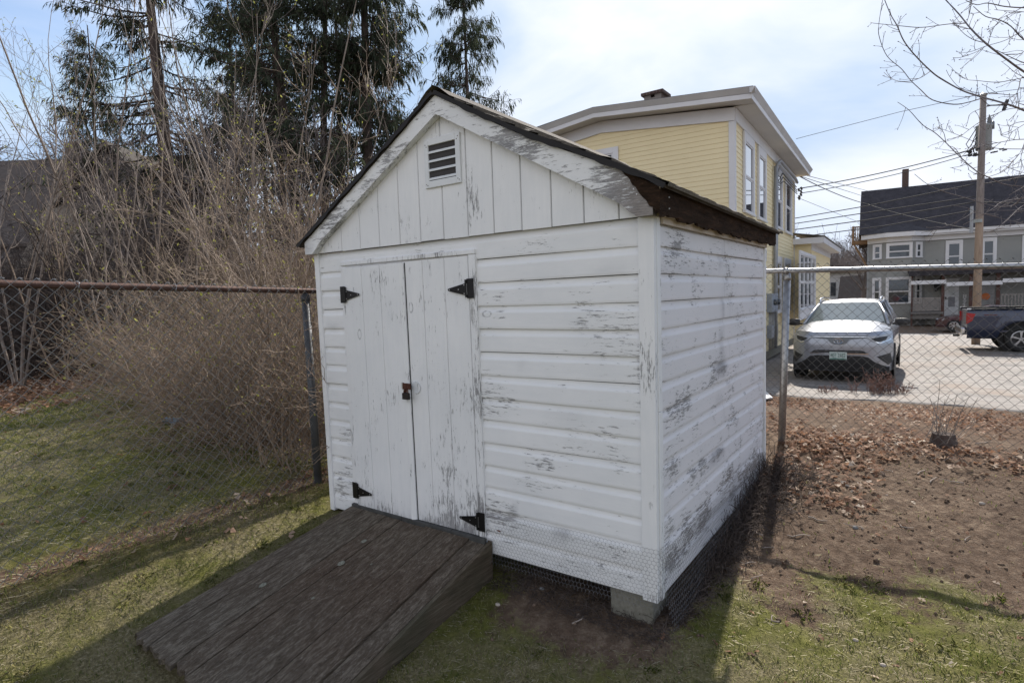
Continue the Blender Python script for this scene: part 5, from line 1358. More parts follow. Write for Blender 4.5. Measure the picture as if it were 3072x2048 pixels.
# ------------------------------------------------------------------ plants
def tubes(P, Rr, k=3):
    """P (n,m,3) polylines, Rr (n,m) radii -> verts, quads"""
    n, m_ = P.shape[:2]
    T = np.gradient(P, axis=1); T /= np.linalg.norm(T, axis=2, keepdims=True)+1e-9
    ref = np.where(np.abs(T[..., 2:3]) > .8, np.array([1.0, 0, 0]), np.array([0, 0, 1.0]))
    A = np.cross(T, ref); A /= np.linalg.norm(A, axis=2, keepdims=True)+1e-9; B = np.cross(T, A)
    an = np.arange(k)*2*math.pi/k
    V = P[:, :, None]+Rr[:, :, None, None]*(np.cos(an)[:, None]*A[:, :, None]+np.sin(an)[:, None]*B[:, :, None])
    idx = np.arange(n*m_*k).reshape(n, m_, k); nx = np.roll(idx, -1, 2)
    F = np.stack([idx[:, :-1], nx[:, :-1], nx[:, 1:], idx[:, 1:]], -1).reshape(-1, 4)
    return V.reshape(-1, 3), F
def joinm(parts):
    V = []; F = []; o = 0
    for v, f in parts: V.append(v); F.append(f+o); o += len(v)
    return np.vstack(V), np.vstack(F)
def lines(O, D, L, m_, curl, up, rg):
    """n curved polylines from origins O along D with length L"""
    n = len(O); D = D/(np.linalg.norm(D, axis=1, keepdims=True)+1e-9); P = np.zeros((n, m_, 3)); P[:, 0] = O; d = D.copy()
    for i in range(1, m_):
        d = d+rg.normal(0, curl, (n, 3))+np.array([0, 0, up]); d /= np.linalg.norm(d, axis=1, keepdims=True)
        P[:, i] = P[:, i-1]+d*(L/(m_-1))[:, None]
    return P
def children(P, Rr, n, L, ang, m_, curl, up, rg, t0=.2, r_=.5):
    i = rg.integers(0, len(P), n); t = rg.uniform(t0, .98, n)*(P.shape[1]-1); j = t.astype(int); j = np.minimum(j, P.shape[1]-2); f = (t-j)[:, None]
    O = P[i, j]*(1-f)+P[i, j+1]*f; T = P[i, j+1]-P[i, j]; T /= np.linalg.norm(T, axis=1, keepdims=True)+1e-9
    rd = rg.normal(0, 1, (n, 3)); rd -= (rd*T).sum(1, keepdims=True)*T; rd /= np.linalg.norm(rd, axis=1, keepdims=True)
    a = rg.uniform(ang*.6, ang*1.4, n)[:, None]; D = T*np.cos(a)+rd*np.sin(a)
    Lc = L*rg.uniform(.5, 1.3, n)*(1.15-.6*t/(P.shape[1]-1)); C_ = lines(O, D, Lc, m_, curl, up, rg)
    R0 = Rr[i, j]*r_; return C_, R0[:, None]*np.linspace(1, .35, m_)[None]
def bark_mat(name, c0, c1, rough=.85):
    k = NT(name, rough, .15); f = k.noise(k.map((1, 1, .4)), 9, 5, .7); k.base(k.ramp(f, [(.3, c0), (.7, c1)])); return k.m
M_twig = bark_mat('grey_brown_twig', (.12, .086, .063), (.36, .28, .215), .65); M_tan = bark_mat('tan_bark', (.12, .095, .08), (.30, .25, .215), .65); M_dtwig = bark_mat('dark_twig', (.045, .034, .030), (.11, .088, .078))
M_sbark = bark_mat('spruce_bark', (.040, .030, .027), (.11, .085, .075), .95)
k = NT('young_bud', .7, .2); k.base(k.ramp(k.noise(k.map(), 3, 3), [(.35, (.24, .25, .05)), (.65, (.40, .40, .10))])); M_bud = k.m; translucent(M_bud)
def buds(C, n, size, rg):
    i = rg.integers(0, len(C), n); j = rg.integers(1, C.shape[1], n); p = C[i, j]+rg.normal(0, size*.4, (n, 3))
    a = rg.normal(0, 1, (n, 3)); a /= np.linalg.norm(a, axis=1, keepdims=True); b = rg.normal(0, 1, (n, 3)); b -= (a*b).sum(1, keepdims=True)*a; b /= np.linalg.norm(b, axis=1, keepdims=True)
    s_ = size*rg.uniform(.5, 1.3, (n, 1)); V = np.stack([p-a*s_, p-b*s_*.45, p+a*s_, p+b*s_*.45], 1).reshape(-1, 3); return V, np.arange(n*4).reshape(n, 4)

def make_shrub(seed, H=2.7, nstem=46, spread=.6, ntw=620, nt2=3300, mat=None, nb=650, r0=.0075, name='thicket_shrub'):
    rg = np.random.default_rng(seed); t = thing(name, None, None, (0, 0, 0))
    a = rg.uniform(0, 2*math.pi, nstem); rr_ = rg.uniform(0, .35, nstem); O = np.stack([rr_*np.cos(a), rr_*np.sin(a), np.full(nstem, -.08)], 1)
    D = np.stack([np.cos(a)*spread*rg.uniform(.2, 1.3, nstem), np.sin(a)*spread*rg.uniform(.2, 1.3, nstem), np.ones(nstem)], 1)
    S_ = lines(O, D, H*rg.uniform(.6, 1.2, nstem), 12, .10, -.035, rg); RS = (r0*rg.uniform(.5, 1.3, nstem))[:, None]*np.linspace(1, .25, 12)[None]
    C1, R1 = children(S_, RS, ntw, .75, .8, 6, .16, .02, rg, .08, .6); C2, R2 = children(C1, R1, nt2, .30, .8, 4, .2, .02, rg, .05, .7)
    R1 = np.maximum(R1, .0022); R2 = np.maximum(R2, .0016)
    V, F = joinm([tubes(S_, RS, 5), tubes(C1, R1, 3), tubes(C2, R2, 3)]); fast_mesh('crown', V, F, mat or M_twig, t)
    if nb: V, F = buds(C2, nb, .016, rg); fast_mesh('leaves', V, F, M_bud, t)
    return t
LB = 'dense grey brown shrub dotted with yellow green buds, in the thicket beyond the left fence'; GB = 'shrubs of the thicket beyond the left fence'
protos = [make_shrub(11, 3.3, 40, .55, 460, 2300, None, 520, .009), make_shrub(12, 2.9, 36, .7, 440, 2200, None, 480, .009), make_shrub(13, 1.55, 44, 1.0, 380, 1900, None, 380, .0065), make_shrub(14, 1.5, 30, .25, 260, 1200, None, 240, .006), make_shrub(15, 3.5, 40, .24, 560, 2900, None, 800, .009)]
spots = [(-4.2, .75, 2), (-5.0, .85, 2), (-5.9, 1.0, 2), (-6.8, 1.25, 2), (-7.8, 1.5, 2), (-8.8, 1.9, 2), (-9.8, 2.2, 2), (-4.6, 1.7, 2), (-5.6, 1.9, 2), (-6.8, 2.2, 2), (-8.2, 2.7, 2), (-3.35, .55, 3), (-3.3, 1.3, 3), (-3.35, 2.1, 3), (-3.4, 2.9, 3), (-3.7, .35, 3),
         (-3.9, 3.5, 1), (-4.9, 3.2, 0), (-5.9, 3.5, 1), (-6.9, 3.7, 0), (-7.9, 4.0, 1), (-9.0, 4.3, 0), (-10.2, 4.6, 1), (-4.4, 4.9, 0), (-5.5, 4.8, 1), (-6.6, 5.3, 0), (-8.2, 5.7, 1), (-9.6, 6.2, 0), (-3.6, 6.3, 1), (-5.0, 6.6, 0), (-11.4, 5.4, 0), (-4.35, 1.0, 4), (-6.2, 3.6, 4)]
used = set()
for i, (x, y, pi_) in enumerate(spots):
    q_ = np.array([x, y])-CAM[:2]
    if (q_ @ _r[:2])/(q_ @ _f[:2]) >  -.30: continue      # would stand behind the shed
    o = protos[pi_] if pi_ not in used else copy_tree(protos[pi_]); used.add(pi_)
    o.location = (x, y, g1(x, y)); o.rotation_euler = (rng.normal(0, .05), rng.normal(0, .05), rng.uniform(0, 6.28)); s_ = rng.uniform(.85, 1.12); o.scale = (s_, s_, s_*rng.uniform(.9, 1.05)); tag(o, LB, 'shrub', GB)
# brush further off on the left, its shade put into a darker twig colour
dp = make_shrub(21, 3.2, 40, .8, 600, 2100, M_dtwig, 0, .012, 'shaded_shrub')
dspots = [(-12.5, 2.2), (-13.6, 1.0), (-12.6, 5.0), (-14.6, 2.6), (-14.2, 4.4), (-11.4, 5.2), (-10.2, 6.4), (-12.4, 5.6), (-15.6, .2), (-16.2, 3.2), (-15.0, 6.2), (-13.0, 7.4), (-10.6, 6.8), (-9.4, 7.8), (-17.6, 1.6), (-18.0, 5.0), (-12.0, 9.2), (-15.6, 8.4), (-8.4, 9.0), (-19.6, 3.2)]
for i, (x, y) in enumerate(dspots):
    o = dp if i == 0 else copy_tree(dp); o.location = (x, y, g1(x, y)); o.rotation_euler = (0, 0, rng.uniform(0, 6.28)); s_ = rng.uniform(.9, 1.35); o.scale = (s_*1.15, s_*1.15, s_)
    tag(o, 'leafless shrub with shade-darkened twig colour, in the brush beyond the far edge of the left lawn', 'shrub', 'shaded shrubs beyond the left lawn')
# taller bare saplings rising out of the thicket
def make_sapling(seed, H, nst=4, lean=(0, 0), mat=None, spread=.35, r0=.021, nb=200, kids=30, k2=120):
    rg = np.random.default_rng(seed); t = thing('bare_sapling', None, None, (0, 0, 0))
    a = np.arange(nst)*2*math.pi/nst+rg.uniform(0, 1.5, nst); O = np.stack([.06*np.cos(a), .06*np.sin(a), np.full(nst, -.1)], 1)
    sp_ = spread*rg.uniform(.3, 1.2, nst); D = np.stack([np.cos(a)*sp_+lean[0], np.sin(a)*sp_+lean[1], np.ones(nst)], 1)
    S_ = lines(O, D, H*rg.uniform(.75, 1.1, nst), 16, .045, .02, rg); RS = (r0*rg.uniform(.6, 1.1, nst))[:, None]*np.linspace(1, .12, 16)[None]
    C1, R1 = children(S_, RS, kids, H*.30, .55, 10, .06, .05, rg, .2, .55); C2, R2 = children(C1, R1, k2, H*.10, .7, 6, .12, .04, rg, .15, .6); C3, R3 = children(C2, R2, int(k2*1.6), H*.04, .8, 4, .15, .03, rg, .2, .7)
    RS = np.maximum(RS, .0045); R1 = np.maximum(R1, .0032); R2 = np.maximum(R2, .0024); R3 = np.maximum(R3, .0019)
    V, F = joinm([tubes(S_, RS, 6)]); fast_mesh('stem', V, F, mat or M_tan, t, smooth=True)
    V, F = joinm([tubes(C1, R1, 4), tubes(C2, R2, 3), tubes(C3, R3, 3)]); fast_mesh('crown', V, F, mat or M_tan, t)
    if nb: V, F = buds(np.concatenate([C3]), nb, .022, rg); fast_mesh('leaves', V, F, M_bud, t)
    return t
saps = [make_sapling(31, 5.4), make_sapling(32, 6.2, 5, (.1, 0), None, .45), make_sapling(33, 4.8, 3, (-.15, .0), M_twig, .3), make_sapling(34, 7.0, 4, (.05, 0), None, .25, .030)]
GS = 'bare saplings rising out of the left thicket'
sspots = [((830, 1270), 10.4, 0, 'tall bare sapling with a tan stem just left of the shed roof'), ((560, 1250), 10.4, 1, None), ((200, 1215), 10.8, 2, None), ((430, 1215), 11.5, 3, None),
          ((720, 1260), 10.5, 3, None), ((60, 1200), 10.5, 3, None), ((480, 1200), 12.0, 1, None), ((900, 1200), 9.5, 1, None), ((330, 1200), 10.0, 0, None)]
us = set()
for (pxy, dep, pi_, lb) in sspots:
    o = saps[pi_] if pi_ not in us else copy_tree(saps[pi_]); us.add(pi_)
    p = at(pxy[0], pxy[1], dep); o.location = (p[0], p[1], g1(p[0], p[1])); o.rotation_euler = (0, 0, rng.uniform(0, 6.28)); s_ = rng.uniform(.9, 1.1); o.scale = (s_, s_, s_)
    tag(o, lb or 'slender bare sapling with pale arching branches rising above the left thicket', 'tree', GS)

for grp, use_ in ((protos, used), (saps, us)):
    for i, o in enumerate(grp):
        if i not in use_:
            for ch in list(o.children): bpy.data.objects.remove(ch)
            bpy.data.objects.remove(o)
# spruces
k = NT('spruce_needles', .8, .15); k.base(k.ramp(k.noise(k.map(), .9, 4, .6), [(.3, (.028, .036, .024)), (.55, (.055, .068, .040)), (.75, (.10, .11, .060))])); M_need = k.m; translucent(M_need, .3)
def spruce(name, label, px, py_base, depth, H, rb, crown0, blen, nbr, seed, lean=0.0, dens=1.0, hang=.45, top_px=None, side=None):
    rg = np.random.default_rng(seed); b = at(px, py_base, depth); base = np.array([b[0], b[1], float(terrain(b[0], b[1]))-.1])
    t = thing(name, label, 'tree', tuple(base)); n = 24; zz = np.linspace(0, H, n)
    ax = _r*lean; T = base[None]+np.stack([ax[0]*zz+.04*np.sin(zz*.5+seed), ax[1]*zz+.04*np.cos(zz*.4), zz], 1)
    RT = rb*(1-zz/H*.88)*(1+.35*np.exp(-zz/.5)); V, F = tubes(T[None], RT[None], 12); fast_mesh('trunk', V, F, M_sbark, t, smooth=True)
    z0 = rg.uniform(crown0, H*.97, nbr)**1.0; a = rg.uniform(0, 2*math.pi, nbr)
    if side is not None: a = np.where(rg.random(nbr) < .3, side+rg.normal(0, .7, nbr), a)
    L = blen*(1-(z0-crown0)/(H-crown0)*.85)*rg.uniform(.45, 1.15, nbr); idx = np.interp(z0, zz, np.arange(n))
    O = np.stack([np.interp(z0, zz, T[:, q]) for q in range(3)], 1); D = np.stack([np.cos(a), np.sin(a), rg.uniform(-.25, .12, nbr)], 1)
    m_ = 10; B_ = lines(O, D, L, m_, .05, .0, rg); s_ = np.linspace(0, 1, m_)
    B_[:, :, 2] += (-.55*s_+.55*s_**2.2)[None]*L[:, None]*.5
    RB = (.010+.010*L)[:, None]*np.linspace(1, .2, m_)[None]; RB = np.maximum(RB, .009)
    nb2 = int(nbr*14*dens); C1, R1 = children(B_, RB, nb2, .9, .9, 5, .08, -.04, rg, .12, .5); R1 = np.maximum(R1, .006)
    V, F = joinm([tubes(B_, RB, 4), tubes(C1, R1, 3)]); fast_mesh('crown', V, F, M_sbark, t)
    # hanging needle sprays
    def sprays(PP, n, w, L0):
        i = rg.integers(0, len(PP), n); tt = rg.uniform(.15, 1, n)*(PP.shape[1]-1); j = np.minimum(tt.astype(int), PP.shape[1]-2); f = (tt-j)[:, None]
        o_ = PP[i, j]*(1-f)+PP[i, j+1]*f; tang = PP[i, j+1]-PP[i, j]; tang /= np.linalg.norm(tang, axis=1, keepdims=True)+1e-9
        d = tang*rg.uniform(.2, .8, (n, 1))+rg.normal(0, .28, (n, 3))+np.array([0, 0, -hang*1.3]); d /= np.linalg.norm(d, axis=1, keepdims=True)
        wv = np.cross(d, rg.normal(0, 1, (n, 3))); wv /= np.linalg.norm(wv, axis=1, keepdims=True)+1e-9
        ln = (L0*rg.uniform(.4, 1.4, n))[:, None]; w_ = w*rg.uniform(.6, 1.3, (n, 1)); o2 = o_+d*ln*.55+np.array([0, 0, -.02]); o3 = o2+(d+np.array([0, 0, -.5]))*ln*.45
        V = np.stack([o_, o2-wv*w_, o3, o2+wv*w_], 1).reshape(-1, 3); return V, np.arange(n*4).reshape(n, 4)
    V, F = joinm([sprays(B_, int(nbr*19*dens), .026, .32), sprays(C1, int(nbr*98*dens), .022, .26)]); fast_mesh('needles', V, F, M_need, t)
    return t
spruce('spruce_tree', 'big spruce with a thick bare lower trunk and long level boughs, leftmost of the spruces', 553, 930, 24, 19, .40, 3.2, 6.2, 120, 41, -.035, 1.0, .45, side=math.pi+.6)
spruce('spruce_tree', 'thin straight spruce trunk between the big leftmost spruce and the crowded spruces', 742, 930, 27, 17, .14, 4.0, 3.0, 75, 42, 0, .9)
spruce('spruce_tree', 'leaning dark spruce, left trunk of the crowded group', 930, 930, 22, 18, .25, 7.0, 4.0, 75, 43, -.06, 1.0)
spruce('spruce_tree', 'dark spruce in the middle of the crowded group, upright trunk', 870, 930, 24, 18, .17, 6.5, 3.6, 80, 44, .0, 1.0)
spruce('spruce_tree', 'spruce whose trunk leans right in the crowded group', 975, 930, 22.5, 18, .20, 6.5, 3.8, 80, 45, .05, 1.0)
spruce('spruce_tree', 'heavy spruce hung with thick dark needles directly behind the shed gable', 1125, 930, 23, 19, .30, 3.4, 4.0, 125, 46, .01, 1.5, .8)
spruce('spruce_tree', 'narrow drooping spruce at the right end of the row, its tip against the open sky', 1425, 930, 29, 18.5, .17, 3.0, 4.4, 120, 47, .0, 1.1, .8)
spruce('spruce_tree', 'distant spruce filling the gap right of the thin straight trunk', 820, 930, 30, 18, .16, 5, 3.6, 80, 50)
spruce('spruce_tree', 'spruce filling the gap between the crowded group and the heavy spruce', 1050, 930, 26, 18, .18, 7, 3.4, 60, 52)
spruce('spruce_tree', 'small young spruce between the tan roof and the big leftmost spruce', 577, 930, 30, 9.3, .07, 4.5, .9, 40, 48, 0, .8)
spruce('spruce_tree', 'dark spruce standing behind the brown house at far left', 330, 930, 33, 17, .2, 3.0, 4.2, 95, 49, .0, 1.1)

# leafless trees in the far distance
def far_tree(seed, H, mat):
    rg = np.random.default_rng(seed); t = thing('bare_tree', None, None, (0, 0, 0)); S_ = lines(np.array([[0, 0, -.2]]), np.array([[0, 0, 1.0]]), np.array([H*.8]), 12, .03, .02, rg); RS = H*.022*np.linspace(1, .15, 12)[None]
    C1, R1 = children(S_, RS, 22, H*.45, .7, 9, .07, .06, rg, .25, .6); C2, R2 = children(C1, R1, 160, H*.16, .7, 6, .1, .04, rg, .2, .55); C3, R3 = children(C2, R2, 700, H*.08, .7, 4, .12, .02, rg, .2, .6)
    V, F = tubes(S_, RS, 7); fast_mesh('trunk', V, F, mat, t, smooth=True)
    V, F = joinm([tubes(C1, np.maximum(R1, .018), 4), tubes(C2, np.maximum(R2, .012), 3), tubes(C3, np.maximum(R3, .009), 3)]); fast_mesh('crown', V, F, mat, t); return t
M_far = bark_mat('far_bark', (.13, .11, .105), (.22, .19, .18))
fps = [far_tree(61, 9, M_far), far_tree(62, 8, M_far)]
for i, (px, dep, h) in enumerate(((2590, 44, 1.0), (2470, 58, 1.0), (2520, 70, .9), (2420, 66, 1.2), (2555, 62, .8), (2500, 80, 1.0), (2450, 90, 1.2), (2540, 95, 1.1), (2405, 85, 1.2), (2580, 75, .9), (1520, 60, 1.3), (1000, 45, 1.4), (860, 48, 1.4), (640, 46, 1.3), (480, 50, 1.2), (60, 48, 1.4), (-80, 40, 1.3), (740, 40, 1.1), (-60, 17, 1.0), (400, 20, 1.2), (660, 19, 1.15), (890, 21, 1.2), (610, 25, 1.3))):
    o = fps[i % 2] if i < 2 else copy_tree(fps[i % 2]); p = at(px, 900, dep); o.location = (p[0], p[1], float(terrain(p[0], p[1]))); o.rotation_euler = (0, 0, i*1.3); o.scale = (h*.8,)*3
    if px > 2300: tag(o, 'leafless tree in the distance between the yellow house and the grey house', 'tree', 'distant leafless trees between the houses')
    elif dep < 30: tag(o, 'tall leafless tree with fine grey twigs between the thicket and the spruces', 'tree', 'leafless trees between the thicket and the spruces')
    else: tag(o, 'leafless tree in the distance behind the spruces and the thicket', 'tree', 'distant leafless trees behind the spruces')
# dark wood closing the view on the left, and a low line far behind the houses
k = NT('far_wood', .95, .05); k.base(k.ramp(k.noise(k.map(), 1.2, 6, .7), [(.3, (.035, .030, .028)), (.7, (.10, .085, .078))])); M_fw = k.m
rg = np.random.default_rng(70)
def wood(x_of, n, name, h0, w, mat, L0=2.2):
    O = []; 
    for i in range(n):
        px = x_of[0]+(x_of[1]-x_of[0])*rg.random(); dep = rg.uniform(*x_of[2]); p = at(px, 900, dep); O.append((p[0], p[1], float(terrain(p[0], p[1]))+rg.uniform(0, h0*.5)))
    O = np.array(O); D = rg.normal(0, .45, (n, 3)); D[:, 2] = 1; P = lines(O, D, h0*rg.uniform(.4, 1, n), 6, .16, 0, rg); Rr = np.full((n, 6), w)*np.linspace(1, .4, 6)
    C1, R1 = children(P, Rr, n*5, L0*.4, .8, 4, .15, 0, rg, .1, .6); V, F = joinm([tubes(P, Rr, 3), tubes(C1, np.maximum(R1, w*.5), 3)])
    o = fast_mesh(name, V, F, mat); tag(o, None, None, None, 'stuff'); return o
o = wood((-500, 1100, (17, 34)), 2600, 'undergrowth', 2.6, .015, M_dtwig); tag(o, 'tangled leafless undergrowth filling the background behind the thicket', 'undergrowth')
o = wood((2330, 3300, (95, 130)), 3000, 'far_woodland', 9, .05, M_far, 6); tag(o, 'low line of leafless woodland far behind the houses', 'woodland')

# ------------------------------------------------------------------ overhanging tree, trunk out of frame on the right
M_ob = bark_mat('smooth_grey_twig', (.11, .095, .10), (.21, .185, .18))
OT = thing('overhanging_tree', 'bare tree reaching thin budded branches into the picture from the right', 'tree', (7.2, 3.4, .2))
def q4(x, y): return (2300+x*.3316, y*.3316)
def q5(x, y): return (2540+x*.2424, 480+y*.2424)
def q6(x, y): return (2840+x*.2805, 260+y*.2805)
TR = [
 (q4, 5.0, .016, .006, [(2900, 1250), (2600, 1120), (2328, 1000), (2165, 940), (1950, 880), (1770, 820), (1580, 715), (1480, 640), (1340, 500), (1240, 370), (1180, 235), (1120, 130), (1060, -20), (1020, -150)]),
 (q4, 5.1, .009, .004, [(1960, 885), (1830, 925), (1690, 945), (1500, 905), (1400, 820), (1300, 725), (1220, 625), (1090, 510), (1020, 340), (1015, 220), (1050, 0)]),
 (q4, 4.6, .018, .006, [(2950, 1050), (2600, 820), (2328, 650), (2200, 560), (1990, 400), (1850, 265), (1740, 130), (1610, -10), (1540, -100)]),
 (q4, 4.7, .007, .003, [(1805, 212), (1700, 215), (1600, 225), (1400, 250), (1200, 235), (970, 212), (940, 200)]),
 (q4, 5.1, .006, .003, [(1485, 642), (1400, 700), (1300, 735), (1190, 735), (1120, 705), (1060, 655)]),
 (q4, 5.0, .007, .003, [(2400, 770), (2310, 700), (2280, 800), (2240, 860), (2100, 850), (1980, 850), (1850, 830), (1740, 790), (1660, 700), (1625, 635)]),
 (q4, 5.2, .007, .003, [(2240, 860), (2250, 920), (2328, 950), (2500, 1010)]),
 (q4, 4.7, .008, .003, [(1810, 205), (1835, 120), (1855, 0), (1858, -60)]),
 (q4, 4.8, .006, .003, [(2000, 400), (2050, 260), (2095, 205)]),
 (q4, 5.2, .006, .003, [(2500, 700), (2328, 705), (2100, 745), (1900, 730), (1810, 720), (1750, 680), (1680, 632)]),
 (q4, 4.9, .006, .003, [(2400, 230), (2260, 310), (2150, 370), (1980, 420), (1860, 465), (1740, 485)]),
 (q4, 4.9, .005, .003, [(1980, 420), (1900, 470), (1760, 520), (1685, 524)]),
 (q4, 4.9, .005, .003, [(1940, 440), (1870, 520), (1805, 580)]),
 (q4, 5.0, .005, .003, [(1845, 268), (1770, 245), (1690, 230)]),
 (q4, 5.0, .006, .003, [(1955, 385), (1870, 360), (1790, 310), (1735, 250)]),
 (q4, 4.6, .009, .004, [(2328, 570), (2200, 515), (2080, 455)][::-1]+[(2500, 610)]),
 (q4, 4.3, .010, .004, [(2600, 520), (2328, 360), (2210, 240), (2100, 180), (1980, 150), (1870, 60)]),
 (q4, 4.4, .010, .004, [(2500, 60), (2328, 72), (2150, 60), (2000, 30), (1900, 45), (1800, 5)]),
 (q4, 4.6, .006, .003, [(2328, 60), (2200, 130), (2110, 170), (2090, 180)]),
 (q4, 4.8, .005, .003, [(2328, 110), (2180, 100), (2060, 90)]),
 (q4, 5.4, .010, .004, [(1185, 925), (1290, 1000), (1410, 1130), (1520, 1200), (1620, 1290), (1740, 1410), (1900, 1550), (2050, 1620)]),
 (q4, 5.4, .005, .003, [(1620, 1290), (1605, 1210), (1565, 1160), (1535, 1150)]),
 (q4, 5.3, .006, .003, [(2500, 1350), (2328, 1350), (2050, 1340), (1900, 1290), (1700, 1210), (1535, 1150)]),
 (q4, 5.4, .006, .003, [(1760, 1420), (1700, 1340), (1640, 1320)]),
 (q4, 5.2, .007, .003, [(2400, 1260), (2250, 1265), (2100, 1290), (1950, 1320), (1880, 1335)]),
 (q4, 5.3, .006, .003, [(2328, 980), (2200, 985), (2080, 1030), (1920, 1110), (1810, 1190), (1740, 1240), (1630, 1262)]),
 (q4, 5.0, .006, .003, [(2150, 940), (2020, 960), (1885, 1005), (1830, 1045)]),
 (q4, 5.4, .005, .003, [(2120, 555), (2180, 600), (2250, 660), (2328, 700)]),
 (q4, 5.0, .005, .003, [(2280, 940), (2260, 1020), (2190, 1090)]),
 (q4, 5.5, .006, .003, [(2328, 1100), (2250, 1115), (2200, 1150), (2190, 1210)]),
 (q4, 5.5, .005, .003, [(2400, 1080), (2190, 1210), (2120, 1225), (2250, 1265)]),
 (q4, 5.5, .007, .003, [(2340, 1270), (2300, 1370), (2200, 1490), (2100, 1570)]),
 (q4, 5.5, .006, .003, [(2328, 1330), (2300, 1430), (2328, 1530)]),
 (q5, 5.6, .010, .004, [(840, 175), (1000, 300), (1200, 390), (1480, 470), (1600, 510), (1860, 575), (2060, 560), (2160, 470), (2195, 465), (2500, 420)]),
 (q5, 5.4, .010, .004, [(1400, 0), (1500, 60), (1620, 150), (1740, 210), (1950, 300), (2195, 330), (2500, 340)]),
 (q5, 5.2, .009, .003, [(1440, 805), (1600, 720), (1800, 610), (1900, 530), (2050, 490), (2195, 475), (2450, 440)]),
 (q5, 5.4, .007, .003, [(1530, 272), (1700, 225), (1900, 160), (2000, 90), (2060, 0)]),
 (q5, 5.3, .007, .003, [(1730, 895), (1820, 870), (1890, 820), (2000, 730), (2120, 610), (2195, 560), (2350, 480)]),
 (q5, 5.6, .006, .003, [(2010, 435), (2100, 385), (2195, 330), (2300, 280)]),
 (q5, 5.6, .006, .003, [(2085, 310), (2130, 210), (2175, 140), (2220, 90)]),
 (q5, 5.6, .005, .003, [(1970, 80), (2070, 120), (2195, 160), (2350, 200)]),
 (q5, 5.5, .005, .003, [(1280, 97), (1380, 85), (1460, 60)]), (q5, 5.5, .005, .003, [(1500, 115), (1570, 160), (1620, 180)]),
 (q5, 5.7, .006, .003, [(1300, 560), (1480, 590), (1600, 640), (1720, 670), (1900, 720), (2195, 790)]),
 (q5, 5.6, .006, .003, [(1700, 620), (1900, 625), (2100, 620), (2195, 605), (2400, 590)]),
 (q5, 5.5, .005, .003, [(1570, 640), (1450, 720), (1200, 830), (920, 905)]),
]
rg = np.random.default_rng(80); VV = []; 
for fn, dep, r0_, r1_, pts in TR:
    n = len(pts); P = np.array([at(*fn(*p), dep*1.12*(1+.05*math.sin(i*.9+dep*3))) for i, p in enumerate(pts)])
    # smooth by Catmull-Rom
    Q = []
    for i in range(n-1):
        p0, p1, p2, p3 = P[max(i-1, 0)], P[i], P[i+1], P[min(i+2, n-1)]
        for t_ in np.linspace(0, 1, 5)[:-1]: Q.append(.5*((2*p1)+(-p0+p2)*t_+(2*p0-5*p1+4*p2-p3)*t_**2+(-p0+3*p1-3*p2+p3)*t_**3))
    Q.append(P[-1]); Q = np.array(Q)[None]; big = r0_ > .0085
    first = np.linalg.norm(P[0]-np.array([7.2, 3.4, 3])) < np.linalg.norm(P[-1]-np.array([7.2, 3.4, 3]))
    RQ = np.linspace(r0_, r1_, Q.shape[1])[None]*.60
    if not first: RQ = RQ[:, ::-1]
    VV.append(tubes(Q, RQ, 6)); nk = max(2, int(Q.shape[1]*.40))
    C1, R1 = children(Q, np.full(RQ.shape, .0036), nk, .16, .8, 5, .12, .01, rg, .05, .75); C2, R2 = children(C1, R1, nk, .05, .8, 3, .1, 0, rg, .3, .8)
    VV += [tubes(C1, np.maximum(R1, .0016), 4), tubes(C2, np.maximum(R2, .0013), 3)]
    # swollen buds at the twig tips
    tips = C1[:, -1]; dd = tips-C1[:, -2]; dd /= np.linalg.norm(dd, axis=1, keepdims=True); BP = np.stack([tips-dd*.004, tips+dd*.004, tips+dd*.012], 1); VV.append(tubes(BP, np.array([.0016, .0042, .001])[None].repeat(len(tips), 0), 5))
V, F = joinm(VV); fast_mesh('crown', V, F, M_ob, OT, smooth=True)
tr_ = np.array([[7.2, 3.4, .0], [7.25, 3.42, 2], [7.1, 3.4, 4.5], [7.0, 3.5, 7.5], [7.1, 3.3, 10]]); lim = []
for z0, e in ((2.6, at(3150, 360, 5.6)), (3.4, at(3260, 330, 5.2)), (2.0, at(3130, 590, 6.2)), (4.2, at(3200, 30, 4.9)), (2.3, at(3130, 440, 5.9)), (5.5, (3.5, .5, 6.5)), (6.5, (9, 5, 9)), (5, (10, 2.5, 8.5)), (7, (6, 6, 10.5))):
    s0 = np.array([7.15, 3.4, z0]); e = np.array(e); lim.append(np.array([s0, s0*.65+e*.35+np.array([0, 0, .15]), s0*.3+e*.7+np.array([0, 0, .1]), e]))
V, F = joinm([tubes(tr_[None], np.array([[.16, .13, .11, .07, .02]]), 14), tubes(np.array(lim), np.tile(np.array([.05, .035, .022, .012]), (len(lim), 1)), 8)]); fast_mesh('trunk', V, F, M_ob, OT, smooth=True)

